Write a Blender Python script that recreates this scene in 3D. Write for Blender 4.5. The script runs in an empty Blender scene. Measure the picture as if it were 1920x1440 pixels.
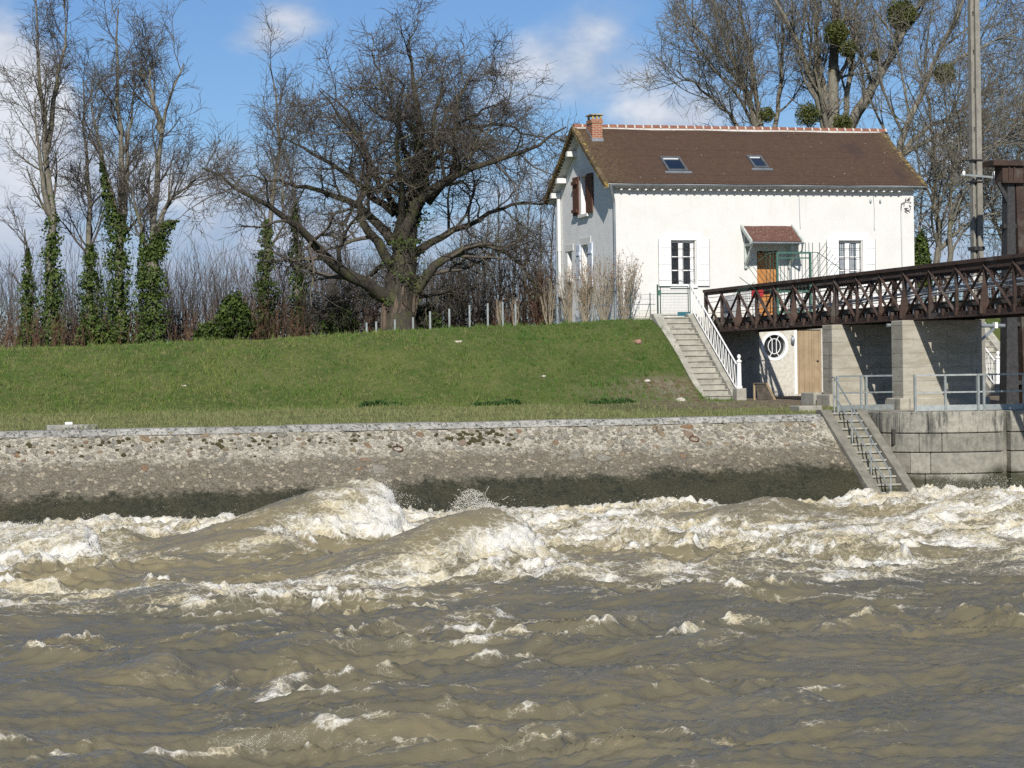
import bpy, bmesh, math, random
import numpy as np
from mathutils import Vector, Matrix, geometry
SC = bpy.context.scene
COL = SC.collection
rad = math.radians
# ------------------------------------------------------------------ camera
FPX, YAW, Y0, ROLL = 4200.0, .266, 700.0, .0149      # measured on the 1920 x 1440 photograph
_p = math.atan((720 - Y0) / FPX)
_R = np.array([math.cos(YAW), -math.sin(YAW), 0]); _F0 = np.array([math.sin(YAW), math.cos(YAW), 0]); _Z = np.array([0, 0, 1.])
_F = _F0 * math.cos(_p) - _Z * math.sin(_p); _U = _Z * math.cos(_p) + _F0 * math.sin(_p)
_c, _s = math.cos(ROLL), math.sin(ROLL)
def ray(px, py):
    x, y = px - 960, py - 720
    return _F + _R * ((x * _c - y * _s) / FPX) - _U * ((x * _s + y * _c) / FPX)
def at(px, py, Y=None, X=None, Z=None):
    """survey helper: the real-world point (metres, camera eye at the origin) seen along a sight line at a known X, Y or Z"""
    d = ray(px, py)
    t = X / d[0] if X is not None else Y / d[1] if Y is not None else Z / d[2]
    return d * t
cam = bpy.data.cameras.new('camera'); camo = bpy.data.objects.new('camera', cam); COL.objects.link(camo)
cam.sensor_width = 36.0; cam.lens = FPX / 1920 * 36.0; cam.clip_start = .5; cam.clip_end = 9000
rc = _R * _c - _U * _s; uc = _R * _s + _U * _c
camo.matrix_world = Matrix(((rc[0], uc[0], -_F[0], 0), (rc[1], uc[1], -_F[1], 0), (rc[2], uc[2], -_F[2], 0), (0, 0, 0, 1)))
SC.camera = camo
# ------------------------------------------------------------------ light
SUN_DIR = Vector((.30, 1.0, -.71)).normalized()       # the way the light travels
sun = bpy.data.lights.new('sun', 'SUN'); suno = bpy.data.objects.new('sun', sun); COL.objects.link(suno)
sun.energy = 4.9; sun.angle = rad(.55); sun.color = (1.0, .955, .88)
suno.rotation_euler = SUN_DIR.to_track_quat('-Z', 'Y').to_euler(); suno.location = (-15, -30, 40)
SC.view_settings.view_transform = 'Standard'; SC.view_settings.look = 'None'
SC.view_settings.exposure = .18; SC.view_settings.gamma = 1.0
SC.cycles.max_bounces = 6; SC.cycles.transparent_max_bounces = 8; SC.cycles.use_denoising = False; SC.cycles.sample_clamp_indirect = 6.0; SC.cycles.sample_clamp_direct = 3.0
# ------------------------------------------------------------------ node helpers
class NT:
    def __init__(s, tree): s.t = tree; s.n = tree.nodes; s.l = tree.links
    def __call__(s, typ, _out=0, _props=None, **inp):
        nd = s.n.new('ShaderNode' + typ)
        for k, v in (_props or {}).items(): setattr(nd, k, v)
        for k, v in inp.items():
            key = int(k[1:]) if k[0] == 'i' and k[1:].isdigit() else k.replace('_', ' ')
            s.set(nd.inputs[key], v)
        return nd.outputs[_out]
    def set(s, sock, v):
        if isinstance(v, bpy.types.NodeSocket): s.l.new(v, sock)
        elif isinstance(v, (tuple, list)) and len(v) == 3 and sock.type == 'RGBA': sock.default_value = (*v, 1)
        else: sock.default_value = v
    def math(s, op, a, b=0.0, c=0.0, clamp=False):
        return s('Math', _props={'operation': op, 'use_clamp': clamp}, i0=a, i1=b, i2=c)
    def vmath(s, op, a, b=(0, 0, 0), out=0):
        nd = s.n.new('ShaderNodeVectorMath'); nd.operation = op
        s.set(nd.inputs[0], a)
        if op == 'SCALE': s.set(nd.inputs['Scale'], b)
        else: s.set(nd.inputs[1], b)
        return nd.outputs[out]
    def mix(s, f, a, b, blend='MIX'):
        nd = s.n.new('ShaderNodeMix'); nd.data_type = 'RGBA'; nd.blend_type = blend
        s.set(nd.inputs[0], f); s.set(nd.inputs[6], a); s.set(nd.inputs[7], b)
        return nd.outputs[2]
    def ss(s, v, lo, hi):                              # smoothstep
        nd = s.n.new('ShaderNodeMapRange'); nd.interpolation_type = 'SMOOTHSTEP'
        s.set(nd.inputs[0], v); s.set(nd.inputs[1], lo); s.set(nd.inputs[2], hi); nd.inputs[3].default_value = 0; nd.inputs[4].default_value = 1
        return nd.outputs[0]
    def noise(s, vec, scale, detail=4, rough=.55, dist=0.0):
        return s('TexNoise', _out=0, Vector=vec, Scale=scale, Detail=detail, Roughness=rough, Distortion=dist)
    def scalev(s, vec, x, y, z): return s.vmath('MULTIPLY', vec, (x, y, z))
    def ramp(s, f, stops):
        nd = s.n.new('ShaderNodeValToRGB'); s.set(nd.inputs[0], f)
        el = nd.color_ramp.elements
        while len(el) < len(stops): el.new(.5)
        for e, (p, c) in zip(el, stops): e.position = p; e.color = (*c, 1)
        return nd.outputs[0]
MATS = {}
def new_mat(name):
    m = bpy.data.materials.new(name); m.use_nodes = True; m.node_tree.nodes.clear()
    MATS[name] = m; return m, NT(m.node_tree)
def finish(N, color, rough=.7, bump=None, bstr=.3, bdist=.02, metal=0.0, spec=.4, **kw):
    b = N.n.new('ShaderNodeBsdfPrincipled')
    N.set(b.inputs['Base Color'], color); N.set(b.inputs['Roughness'], rough); N.set(b.inputs['Metallic'], metal)
    N.set(b.inputs['Specular IOR Level'], spec)
    for k, v in kw.items(): N.set(b.inputs[k.replace('_', ' ')], v)
    if bump is not None:
        N.set(b.inputs['Normal'], N('Bump', Strength=bstr, Distance=bdist, Height=bump))
    o = N.n.new('ShaderNodeOutputMaterial'); N.l.new(b.outputs[0], o.inputs[0]); return b
def pos(N): return N('NewGeometry', _out=0)
def rnd(N): return N('ObjectInfo', _out=5)
def simple(name, c1, c2=None, rough=.7, scale=3.0, bump=0.0, bscale=30.0, metal=0.0, spec=.4, lo=.35, hi=.65, bdist=.01, per=0.0, c3=None, c3s=9.0, c3lo=.6, c3hi=.7):
    m, N = new_mat(name); p = pos(N)
    col = N.mix(N.ss(N.noise(p, scale, 6, .65), lo, hi), c1, c2) if c2 else N.mix(0.0, c1, c1)
    if c3: col = N.mix(N.ss(N.noise(N.vmath('ADD', p, (7.3, 2.1, 5.5)), c3s, 5, .7), c3lo, c3hi), col, c3)
    if per:
        k = N.math('MULTIPLY_ADD', rnd(N), per * 2, 1 - per)
        col = N.vmath('SCALE', col, k)
    finish(N, col, rough, N.noise(p, bscale, 5, .7) if bump else None, bump, bdist, metal, spec); return m
# ------------------------------------------------------------------ sky
w = bpy.data.worlds.new('World'); SC.world = w; w.use_nodes = True; w.node_tree.nodes.clear()
N = NT(w.node_tree)
sky = N('TexSky', _props=dict(sky_type='NISHITA', sun_disc=False, sun_elevation=math.asin(-SUN_DIR.z), sun_rotation=math.atan2(-SUN_DIR.x, -SUN_DIR.y), altitude=60, air_density=1.0, dust_density=.15, ozone_density=3.2))
dirv = N('TexCoord', _out=0)
cn = N.noise(N.scalev(dirv, 1, 1, 2.0), 9.0, 5, .58, .25)
cn2 = N.noise(N.vmath('ADD', N.scalev(dirv, 1, 1, 1.7), (3.1, .4, 1.7)), 26.0, 5, .6, .15)
zc = N('SeparateXYZ', _out=2, Vector=dirv)
cov = N.math('MULTIPLY', N.math('SUBTRACT', cn, .47), 2.2)
def blob(px, py, rx, ry, k):
    global cov
    d = ray(px, py); d = d / np.linalg.norm(d)
    q = N.vmath('MULTIPLY', N.vmath('SUBTRACT', dirv, tuple(d)), (FPX / rx, FPX / rx, FPX / ry))
    L = N.vmath('LENGTH', q, out=1)
    cov = N.math('ADD', cov, N.math('MULTIPLY', N.ss(L, 1.35, .15), k))
for b in ((-30, 150, 150, 120, 1.3), (10, 330, 190, 200, .95), (-130, 420, 260, 220, .6), (535, 48, 95, 42, .50), (465, 80, 85, 30, .36), (1060, 112, 200, 65, .56), (1125, 35, 80, 55, .45),
          (1260, 225, 120, 55, .72), (1800, 295, 90, 60, .8), (420, 460, 300, 190, .62), (960, 480, 420, 200, .6), (1780, 520, 300, 190, .5), (160, 560, 260, 120, .4)):
    blob(*b)
for b in ((760, 90, 190, 130, -.75), (300, 120, 190, 150, -.85), (1740, 90, 300, 140, -.75), (1050, 240, 130, 60, -.5), (900, 10, 120, 60, -.5), (1330, 60, 160, 90, -.5), (560, 190, 160, 80, -.5), (60, 560, 130, 110, -.1)):
    blob(*b)
cov = N.math('ADD', cov, N.math('MULTIPLY', N.math('SUBTRACT', cn2, .5), 1.25))
cover = N.math('MULTIPLY', N.ss(cov, -.15, 1.0), .93)
lit = N.ss(N.math('ADD', N.math('MULTIPLY', cn2, .9), N.math('MULTIPLY', cov, .28)), .42, .95)
ccol = N.mix(N.math('MULTIPLY', lit, N.math('MULTIPLY_ADD', N.ss(zc, .03, .10), .85, .15)), N.mix(N.ss(zc, .04, .22), (3.0, 3.75, 5.3), (4.9, 5.2, 5.7)), (7.0, 7.25, 7.75))
skyc = N.vmath('MULTIPLY', sky, (.50, .62, .80))
bgc = N.mix(cover, skyc, ccol)
bg = N.n.new('ShaderNodeBackground'); N.set(bg.inputs[0], bgc); bg.inputs[1].default_value = .1
wo = N.n.new('ShaderNodeOutputWorld'); N.l.new(bg.outputs[0], wo.inputs[0])
# ------------------------------------------------------------------ mesh helpers
ORG = {}
def link(o, parent=None, kind=None):
    COL.objects.link(o)
    if parent is not None: o.parent = parent; ORG[o.name] = ORG[parent.name]
    if kind: o['kind'] = kind
    return o
def tag(o, label=None, cat=None, group=None, kind=None):
    if label: o['label'] = label
    if cat: o['category'] = cat
    if group: o['group'] = group
    if kind: o['kind'] = kind
    return o
def thing(name, loc, label, cat, group=None):
    o = bpy.data.objects.new(name, None); o.location = loc; o.empty_display_size = .2
    COL.objects.link(o); ORG[o.name] = Vector(loc); return tag(o, label, cat, group)
def mesh_np(name, V, F, mat=None, smooth=False):
    V = np.asarray(V, np.float32); F = np.asarray(F, np.int32)
    me = bpy.data.meshes.new(name); k = F.shape[1]
    me.vertices.add(len(V)); me.vertices.foreach_set('co', V.ravel())
    me.loops.add(F.size); me.loops.foreach_set('vertex_index', F.ravel())
    me.polygons.add(len(F)); me.polygons.foreach_set('loop_start', np.arange(0, F.size, k, dtype=np.int32))
    try: me.polygons.foreach_set('loop_total', np.full(len(F), k, np.int32))
    except Exception: pass
    me.update(calc_edges=True)
    if smooth: me.polygons.foreach_set('use_smooth', np.ones(len(F), bool))
    if mat: me.materials.append(MATS[mat] if isinstance(mat, str) else mat)
    return me
def obj_np(name, V, F, mat, parent=None, smooth=False, kind=None, org=None):
    V = np.asarray(V, np.float64)
    o3 = np.array(ORG[parent.name]) if parent is not None else np.array(org if org is not None else (0, 0, 0))
    o = bpy.data.objects.new(name, mesh_np(name, V - o3, F, mat, smooth))
    if parent is None: o.location = o3
    link(o, parent, kind)
    if parent is None: ORG[o.name] = Vector(o3)
    return o
class MB:
    def __init__(s): s.v = []; s.f = []
    def add(s, vs, fs):
        b = len(s.v); s.v += [tuple(map(float, q)) for q in vs]; s.f += [tuple(b + i for i in q) for q in fs]; return s
    def box(s, x0, x1, y0, y1, z0, z1):
        return s.add([(x0, y0, z0), (x1, y0, z0), (x1, y1, z0), (x0, y1, z0), (x0, y0, z1), (x1, y0, z1), (x1, y1, z1), (x0, y1, z1)],
                     [(0, 3, 2, 1), (4, 5, 6, 7), (0, 1, 5, 4), (1, 2, 6, 5), (2, 3, 7, 6), (3, 0, 4, 7)])
    def bar(s, a, b, wx, wy, up=(0, 0, 1)):
        a = Vector(a); b = Vector(b); d = (b - a).normalized(); u = Vector(up)
        if abs(d.dot(u)) > .98: u = Vector((0, 1, 0))
        x = d.cross(u).normalized(); y = x.cross(d)
        P = []
        for e in (a, b):
            for sx, sy in ((-1, -1), (1, -1), (1, 1), (-1, 1)): P.append(e + x * (sx * wx / 2) + y * (sy * wy / 2))
        return s.add(P, [(0, 1, 2, 3), (7, 6, 5, 4), (0, 4, 5, 1), (1, 5, 6, 2), (2, 6, 7, 3), (3, 7, 4, 0)])
    def tube(s, path, r, n=8, cap=True):
        path = [Vector(q) for q in path]; rs = r if isinstance(r, (list, tuple)) else [r] * len(path)
        V = []; F = []
        for i, q in enumerate(path):
            d = (path[min(i + 1, len(path) - 1)] - path[max(i - 1, 0)]).normalized()
            u = Vector((0, 0, 1)) if abs(d.z) < .95 else Vector((0, 1, 0))
            x = d.cross(u).normalized(); y = x.cross(d)
            for k in range(n):
                t = 2 * math.pi * k / n; V.append(q + x * (math.cos(t) * rs[i]) + y * (math.sin(t) * rs[i]))
        for i in range(len(path) - 1):
            for k in range(n): F.append((i * n + k, i * n + (k + 1) % n, (i + 1) * n + (k + 1) % n, (i + 1) * n + k))
        if cap: F += [tuple(range(n - 1, -1, -1)), tuple(range((len(path) - 1) * n, len(path) * n))]
        return s.add(V, F)
    def prism(s, poly, d):
        n = len(poly); P = [Vector(q) for q in poly]; D = Vector(d)
        return s.add(P + [q + D for q in P], [tuple(range(n))[::-1], tuple(range(n, 2 * n))] + [(i, (i + 1) % n, n + (i + 1) % n, n + i) for i in range(n)])
    def lathe(s, c, prof, n=16):
        V = []; F = []
        for r, z in prof:
            for k in range(n): V.append((c[0] + r * math.cos(2 * math.pi * k / n), c[1] + r * math.sin(2 * math.pi * k / n), c[2] + z))
        for i in range(len(prof) - 1):
            for k in range(n): F.append((i * n + k, i * n + (k + 1) % n, (i + 1) * n + (k + 1) % n, (i + 1) * n + k))
        F.append(tuple(range((len(prof) - 1) * n, len(prof) * n)))
        return s.add(V, F)
    def build(s, name, mat, parent=None, smooth=False, kind=None, org=None, bevel=0.0):
        o3 = ORG[parent.name] if parent is not None else Vector(org if org is not None else s.v[0])
        me = bpy.data.meshes.new(name); me.from_pydata([(a - o3.x, b - o3.y, c - o3.z) for a, b, c in s.v], [], s.f); me.update()
        bm = bmesh.new(); bm.from_mesh(me); bmesh.ops.recalc_face_normals(bm, faces=bm.faces)
        if bevel: bmesh.ops.bevel(bm, geom=bm.edges[:], offset=bevel, segments=1, affect='EDGES', clamp_overlap=True)
        bm.to_mesh(me); bm.free()
        if smooth:
            me.polygons.foreach_set('use_smooth', [True] * len(me.polygons))
            try: me.set_sharp_from_angle(angle=rad(40))
            except Exception: pass
        me.materials.append(MATS[mat] if isinstance(mat, str) else mat)
        o = bpy.data.objects.new(name, me)
        if parent is None: o.location = o3
        link(o, parent, kind)
        if parent is None: ORG[o.name] = o3
        return o
def inst(src, name, parent, delta, rot=None, scale=None):
    """a copy of a part that shares its mesh, moved by delta"""
    o = src.copy(); o.name = name; COL.objects.link(o); o.parent = parent
    o.location = Vector(src.location) + Vector(delta)
    if rot: o.rotation_euler = rot
    if scale: o.scale = scale
    ORG[o.name] = ORG[parent.name]; return o
# numpy noise
_rg = np.random.default_rng(11); _perm = np.concatenate([_rg.permutation(512)] * 3); _ga = _rg.random(512) * 2 * np.pi
_gx, _gy = np.cos(_ga), np.sin(_ga)
def perlin(x, y, seed=0):
    x = np.asarray(x, float) + seed * 17.37; y = np.asarray(y, float) + seed * 9.71
    xi = np.floor(x).astype(int); yi = np.floor(y).astype(int); fx = x - xi; fy = y - yi
    xi &= 511; yi &= 511
    def g(ix, iy, dx, dy):
        h = _perm[_perm[ix & 511] + (iy & 511)] & 511
        return _gx[h] * dx + _gy[h] * dy
    u = fx * fx * fx * (fx * (fx * 6 - 15) + 10); v = fy * fy * fy * (fy * (fy * 6 - 15) + 10)
    a = g(xi, yi, fx, fy); b = g(xi + 1, yi, fx - 1, fy); c = g(xi, yi + 1, fx, fy - 1); d = g(xi + 1, yi + 1, fx - 1, fy - 1)
    return ((a + u * (b - a)) + v * ((c + u * (d - c)) - (a + u * (b - a)))) * 1.5
def fbm(x, y, o=4, seed=0, gain=.5):
    t = 0; a = 1
    for i in range(o): t = t + a * perlin(x * 2 ** i, y * 2 ** i, seed + i * 3); a *= gain
    return t
def sstep(x, a, b):
    t = np.clip((np.asarray(x, float) - a) / (b - a), 0, 1); return t * t * (3 - 2 * t)
RNG = np.random.default_rng(5); random.seed(4)
# ================================================================== SETTING: ground
def crest_z(x): return np.interp(x, [-60, -10, 3, 11.5, 16, 20.5, 24.3, 60], [.6, .8, 1.0, 1.21, 1.47, 1.59, 1.78, 1.85])
def low_z(y): return np.interp(y, [54.6, 55.3, 68, 76], [-1.275, -1.25, -.985, -.96])
def ground_z(x, y):
    x = np.asarray(x, float); y = np.asarray(y, float)
    lo = low_z(y); cz = crest_z(x)
    foot = 68.0 - 1.2 * sstep(x, 14, 4) + .25 * perlin(x * .25, y * 0 + 3.3, 4)
    t = (y - foot) / (73.2 - foot)
    tt = np.clip(t, 0, 1); S = .55 * tt + .45 * tt * tt * (3 - 2 * tt)
    z = lo + (cz - lo) * S
    yard = ((x > 26.4) & (x < 35.9) & (y < 75.4)) | ((x > 25.02) & (x < 37.25) & (y < 73.40))
    z = np.where(yard, lo, z)
    z = z + (.035 * fbm(x * .5, y * .5, 3, 2) + .02 * perlin(x * 2.1, y * 2.1, 5)) * np.where(yard, .25, 1) * sstep(y, 55.2, 56.5)
    z = np.where(y > 90, z - (y - 90) * .006 * (y < 200) - .66 * (y >= 200), z)
    riv = np.interp(y, [4, 9, 12, 55.0, 55.12], [-1.7, -2.6, -7, -7, -1.29])
    return np.where(y < 55.12, riv, z)
gx = np.concatenate([[-4000, -1500, -600, -250, -120, -60, -35, -22, -14, -9], np.arange(-6, 25, .3), [25.01, 25.03], np.arange(25.3, 26.3, .3), [26.39, 26.41], np.arange(26.7, 35.8, .3), [35.89, 35.91], np.arange(36.2, 37.2, .3), [37.24, 37.26], np.arange(37.6, 46, .4), [50, 60, 80, 120, 250, 600, 1500, 4000]])
gy = np.concatenate([[-4000, -1000, -300, -80, -20, 0, 4, 6, 9, 12, 30, 55.0, 55.13], np.arange(55.3, 78, .2), [79, 80, 82, 85, 90, 95, 105, 120, 150, 200, 300, 500, 900, 2000, 6000]])
GX, GY = np.meshgrid(gx, gy); GZ = ground_z(GX, GY)
def gridfaces(nr, nc):
    i = np.arange(nr - 1)[:, None] * nc + np.arange(nc - 1)[None]
    i = i.ravel(); return np.stack([i, i + 1, i + nc + 1, i + nc], 1)
m, N = new_mat('ground_soil'); p = pos(N); sx = N('SeparateXYZ', _out=0, Vector=p); sy = N('SeparateXYZ', _out=1, Vector=p)
n1 = N.noise(p, .55, 6, .65); n2 = N.noise(p, 4.0, 5, .7); n3 = N.noise(p, 17.0, 4, .7)
green = N.mix(N.ss(n1, .4, .6), (.050, .075, .018), (.082, .100, .030)); green = N.mix(N.ss(n2, .45, .75), green, (.12, .115, .05))
strip = N.mix(N.ss(n2, .35, .65), (.085, .098, .036), (.115, .112, .050))
gcol = N.mix(N.ss(N.math('ADD', sy, N.math('MULTIPLY', n1, 2.0)), 68.2, 66.8), green, strip)
gravel = N.mix(n3, (.13, .105, .075), (.24, .21, .165)); earth = N.mix(N.ss(n2, .4, .62), gravel, (.11, .075, .045))
gm = N.math('MULTIPLY', N.ss(N.math('ADD', sx, N.math('MULTIPLY', n1, 5.0)), 23.0, 26.6), N.ss(N.math('ADD', sy, N.math('MULTIPLY', n2, 3.0)), 59.8, 63.2))
gm = N.math('MULTIPLY', gm, N.ss(sx, 38.0, 36.0)); gm = N.math('MULTIPLY', gm, N.ss(sy, 69.9, 69.2), 0)
yard = N.math('MULTIPLY', N.ss(sx, 26.2, 26.5), N.ss(sx, 36.1, 35.9)); gm = N.math('MAXIMUM', gm, N.math('MULTIPLY', yard, N.ss(sy, 55.5, 57.0)))
pathm = N.math('MULTIPLY', N.math('MULTIPLY', N.ss(N.math('ABSOLUTE', N.math('SUBTRACT', sy, 67.2)), .8, .3), N.ss(n2, .42, .55)), N.ss(sx, 16, 19))
gm = N.math('MAXIMUM', gm, N.math('MULTIPLY', pathm, N.ss(sx, 27, 25)))
finish(N, N.mix(gm, gcol, earth), .95, N.math('ADD', n2, N.math('MULTIPLY', n3, .5)), .6, .05, spec=.15)
o = obj_np('ground', np.stack([GX, GY, GZ], -1).reshape(-1, 3), gridfaces(len(gy), len(gx)), 'ground_soil', smooth=True, kind='structure')
tag(o, 'grassy embankment and lower lawn behind the stone revetment')
# grass blades: one mass on the bank
m, N = new_mat('grass_blade'); p = pos(N)
a1 = N.noise(p, .5, 5, .6); a2 = N.noise(p, 6.0, 4, .7); a3 = N.noise(p, 40.0, 2, .6); sy = N('SeparateXYZ', _out=1, Vector=p); sx = N('SeparateXYZ', _out=0, Vector=p)
a4 = N.noise(N.vmath('ADD', p, (11, 5, 2)), 1.7, 5, .7)
cg = N.mix(N.ss(a1, .40, .60), (.064, .138, .020), (.128, .168, .038)); cg = N.mix(N.ss(a4, .50, .64), cg, (.180, .176, .068)); cg = N.mix(N.ss(a4, .42, .30), cg, (.038, .098, .015)); cg = N.mix(N.ss(a2, .44, .70), cg, (.190, .178, .082)); cg = N.mix(N.ss(a3, .5, .7), cg, (.105, .155, .030))
brn = N.math('MULTIPLY', N.ss(N.noise(N.vmath('ADD', p, (3, 1, 0)), 1.3, 5, .65), .56, .66), N.ss(sx, 17, 23)); cg = N.mix(N.math('MULTIPLY', brn, .75), cg, (.105, .080, .045))
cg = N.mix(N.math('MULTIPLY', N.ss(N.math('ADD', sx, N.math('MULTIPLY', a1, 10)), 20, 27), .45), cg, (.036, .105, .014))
cs = N.mix(N.ss(a2, .3, .7), (.125, .155, .050), (.215, .200, .100))
cg = N.mix(N.math('MULTIPLY', N.ss(N.math('ADD', sy, N.math('MULTIPLY', a1, 2.0)), 68.4, 66.6), .85), cg, cs)
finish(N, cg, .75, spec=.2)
nb = 215000
bx = np.concatenate([RNG.random(int(nb * .93)) * 29 - 2.5, 36.9 + RNG.random(nb - int(nb * .93)) * 6]); by = np.where(RNG.random(nb) < .62, 66 + RNG.random(nb) * 7.6, 55.35 + RNG.random(nb) * 11)
bare = fbm(bx * .4, by * .4, 3, 21)
gvl = (bx > 18 + 5 * perlin(bx * .3, by * .3, 8)) & (by > 60.8 + 1.5 * perlin(bx * .8, by * .8, 9)) & (by < 68.0) & (bx > 20)
path = (np.abs(by - 67.2) < .45) & (bx > 17)
keep = ~(((bx > 24.9) & (bx < 36.9) & (by > 68.6)) | ((bx > 26.0) & (bx < 36.9) & (by > 56)) | ((bx > 23.3) & (by < 56.0)) | (gvl & (RNG.random(nb) < .86)) | (path & (RNG.random(nb) < .7)))
bx, by = bx[keep], by[keep]; nb = len(bx)
cl = RNG.random(nb) < .45; cxs = np.round(bx / .28 + .8 * perlin(bx * 3, by * 3, 77)) * .28; cys = np.round(by / .30 + .8 * perlin(bx * 3, by * 3, 79)) * .30
hsh = np.abs(np.sin(cxs * 91.7 + cys * 47.3) * 4375.5) % 1; cl &= hsh > .45
bx = np.where(cl, cxs + .10 * (hsh - .5) + RNG.normal(0, .045, nb), bx); by = np.where(cl, cys + .1 * (hsh - .7) + RNG.normal(0, .045, nb), by); bz = ground_z(bx, by) - .01
hh = (.045 + .05 * RNG.random(nb) ** 2) * (1 + .6 * np.clip(fbm(bx * .7, by * .7, 2, 31), -.5, 1.2)) * np.where(by < 66.5, .8, 1.0)
hh = np.where(cl, hh * (1.1 + 1.3 * hsh), hh); hh = np.where(by < 55.7, hh * 1.8, hh); hh = np.where(RNG.random(nb) < .05, hh * 2.0, hh)
th = RNG.random(nb) * 2 * np.pi; wv = .007 + .008 * RNG.random(nb); lean = (RNG.random((nb, 2)) - .5) * hh[:, None] * 1.1
V = np.zeros((nb, 3, 3)); V[:, 0] = np.stack([bx - np.cos(th) * wv, by - np.sin(th) * wv, bz], 1); V[:, 1] = np.stack([bx + np.cos(th) * wv, by + np.sin(th) * wv, bz], 1)
V[:, 2] = np.stack([bx + lean[:, 0], by + lean[:, 1], bz + hh], 1)
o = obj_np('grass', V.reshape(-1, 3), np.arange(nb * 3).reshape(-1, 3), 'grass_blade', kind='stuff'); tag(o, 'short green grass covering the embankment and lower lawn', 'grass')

# ================================================================== SETTING: river
WZ = -3.35
us = np.concatenate([np.arange(-.22, .02, .004), np.arange(.02, .565, .00118), np.arange(.566, .78, .004)])
ys = [14.0]
while ys[-1] < 54.3: ys.append(ys[-1] + .034 + .033 * (ys[-1] - 14) / 40)
ys = np.array(ys)
Yw, Uw = np.meshgrid(ys, us, indexing='ij'); Xw = Uw * Yw
def water_fields(x, y):
    wx = x + .45 * fbm(x * .35, y * .5, 2, 40); wy = y + .35 * fbm(x * .4, y * .45, 2, 44)
    rough = .66 + .34 * sstep(y, 27, 40)
    near = 1 - sstep(y, 27, 36)
    swell = (.16 + .10 * near) * fbm(wx * .30, wy * .55, 2, 50)
    r1 = 1 - np.abs(fbm(wx * .42, wy * .85, 2, 60)); r1 = np.clip(r1, 0, 1) ** 3
    r2 = 1 - np.abs(fbm(wx * 1.05, wy * 1.7, 2, 64)); r2 = np.clip(r2, 0, 1) ** 2.2
    r3 = 1 - np.abs(fbm(wx * 2.4, wy * 3.6, 2, 68)); r3 = np.clip(r3, 0, 1) ** 2
    patch = .35 + .9 * sstep(fbm(x * .22, y * .3, 2, 71), -.35, .5)
    h = rough * (swell + patch * (.26 * (r1 - .35) + .12 * (r2 - .45) + .055 * (r3 - .4)))
    foam = patch * (.95 * sstep(r1 * .60 + r2 * .44 + .25 * fbm(x * 1.3, y * 2.2, 2, 75), .64, .98)) * (.82 + .18 * sstep(y, 22, 33))
    dx = np.zeros_like(x)
    def wave(px, py, ax, ay, up, down, wid, hgt, foamk, push=.3):
        L = math.hypot(ax, ay); ux, uy = ax / L, ay / L
        s_ = (x - px) * ux + (y - py) * uy + .22 * perlin(x * .9, y * .9, 81); n_ = -(x - px) * uy + (y - py) * ux + .25 * perlin(x * .6, y * .6, 83)
        pr = np.where(s_ < 0, sstep(s_, -up, 0) ** 1.25, sstep(s_, down, 0))
        ac = np.exp(-(n_ / (wid * (1 + .25 * np.clip(-s_ / up, 0, 1)))) ** 2)
        hh = hgt * pr * ac
        fr = ac * sstep(s_, -.35, .25) * sstep(s_, down * 1.25, down * .45) * foamk
        fr = np.maximum(fr, foamk * .85 * np.exp(-((n_ + wid * .95) / (wid * .55)) ** 2) * sstep(s_, -up * .75, -up * .1) * sstep(s_, down * 1.3, down * .5))
        return hh, fr, push * ac * np.exp(-((s_ - .1) / (down * .6)) ** 2) * ux, pr * ac
    aer = np.zeros_like(x)
    for a in ((8.75, 44.9, 4.4, 1.3, 5.2, 1.5, 1.25, 1.16, 1.2, .5), (6.3, 42.6, 3.0, 1.0, 3.0, 1.2, .7, .42, .9, .2), (9.75, 38.3, 3.7, 2.3, 4.6, 1.35, .95, .98, 1.25, .5), (10.2, 38.7, 1.0, .3, .65, .6, .42, .50, 1.3, .25), (8.0, 36.6, 3.4, 1.6, 3.2, 1.0, .5, .30, .9, .2),
              (18.7, 46.9, 3.4, .8, 3.6, 2.6, .95, .50, .35, .1), (2.6, 41.6, 2.2, .4, 2.2, 1.3, .95, .62, 1.3, .35), (.6, 43.4, 2.2, .6, 2.0, 1.4, 1.1, .8, 1.2, .3),
              (14.2, 43.0, 2.4, .8, 2.4, 1.1, .8, .28, .8, .2), (22.5, 45.5, 2.6, .9, 2.4, 1.2, .8, .34, .9, .2), (12.0, 35.2, 2.6, .6, 2.4, .9, .6, .25, .8, .2), (4.0, 33.6, 2.4, .3, 2.2, .9, .6, .26, .8, .2),
              (17.3, 39.4, 2.5, .7, 2.2, 1.0, .7, .30, .9, .2), (24.6, 48.2, 2.0, .4, 1.6, 1.2, .9, .42, 1.2, .2), (25.6, 49.8, 2.0, .4, 1.6, 1.2, .9, .35, 1.1, .2), (7.6, 29.6, 3.0, .2, 2.0, .5, .35, .16, .95, .15), (4.7, 27.0, 2.6, .5, 1.6, .7, .45, .22, .5, .15), (9.4, 25.3, 2.2, .4, 1.6, .6, .4, .22, .75, .15), (2.7, 25.4, 1.5, .2, .9, .5, .4, .24, .6, .1), (11.3, 31.0, 3.0, .4, 2.0, .8, .4, .22, .5, .1), (8.4, 20.8, 2.0, .3, 1.4, .6, .35, .16, .5, .1), (1.6, 19.0, 1.6, .2, 1.4, 1.0, .6, .2, 0, .1)):
        hh, fr, d, body = wave(*a)
        h = h * (1 - .8 * np.clip(body * 1.3, 0, 1)) + hh; aer = np.maximum(aer, np.clip(body * 1.2, 0, 1) * (hh > 0) * sstep(hh, .05, .5)); foam = np.maximum(foam * (1 - .8 * np.clip(body, 0, 1) * (fr < .3)), fr); dx += d
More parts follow.
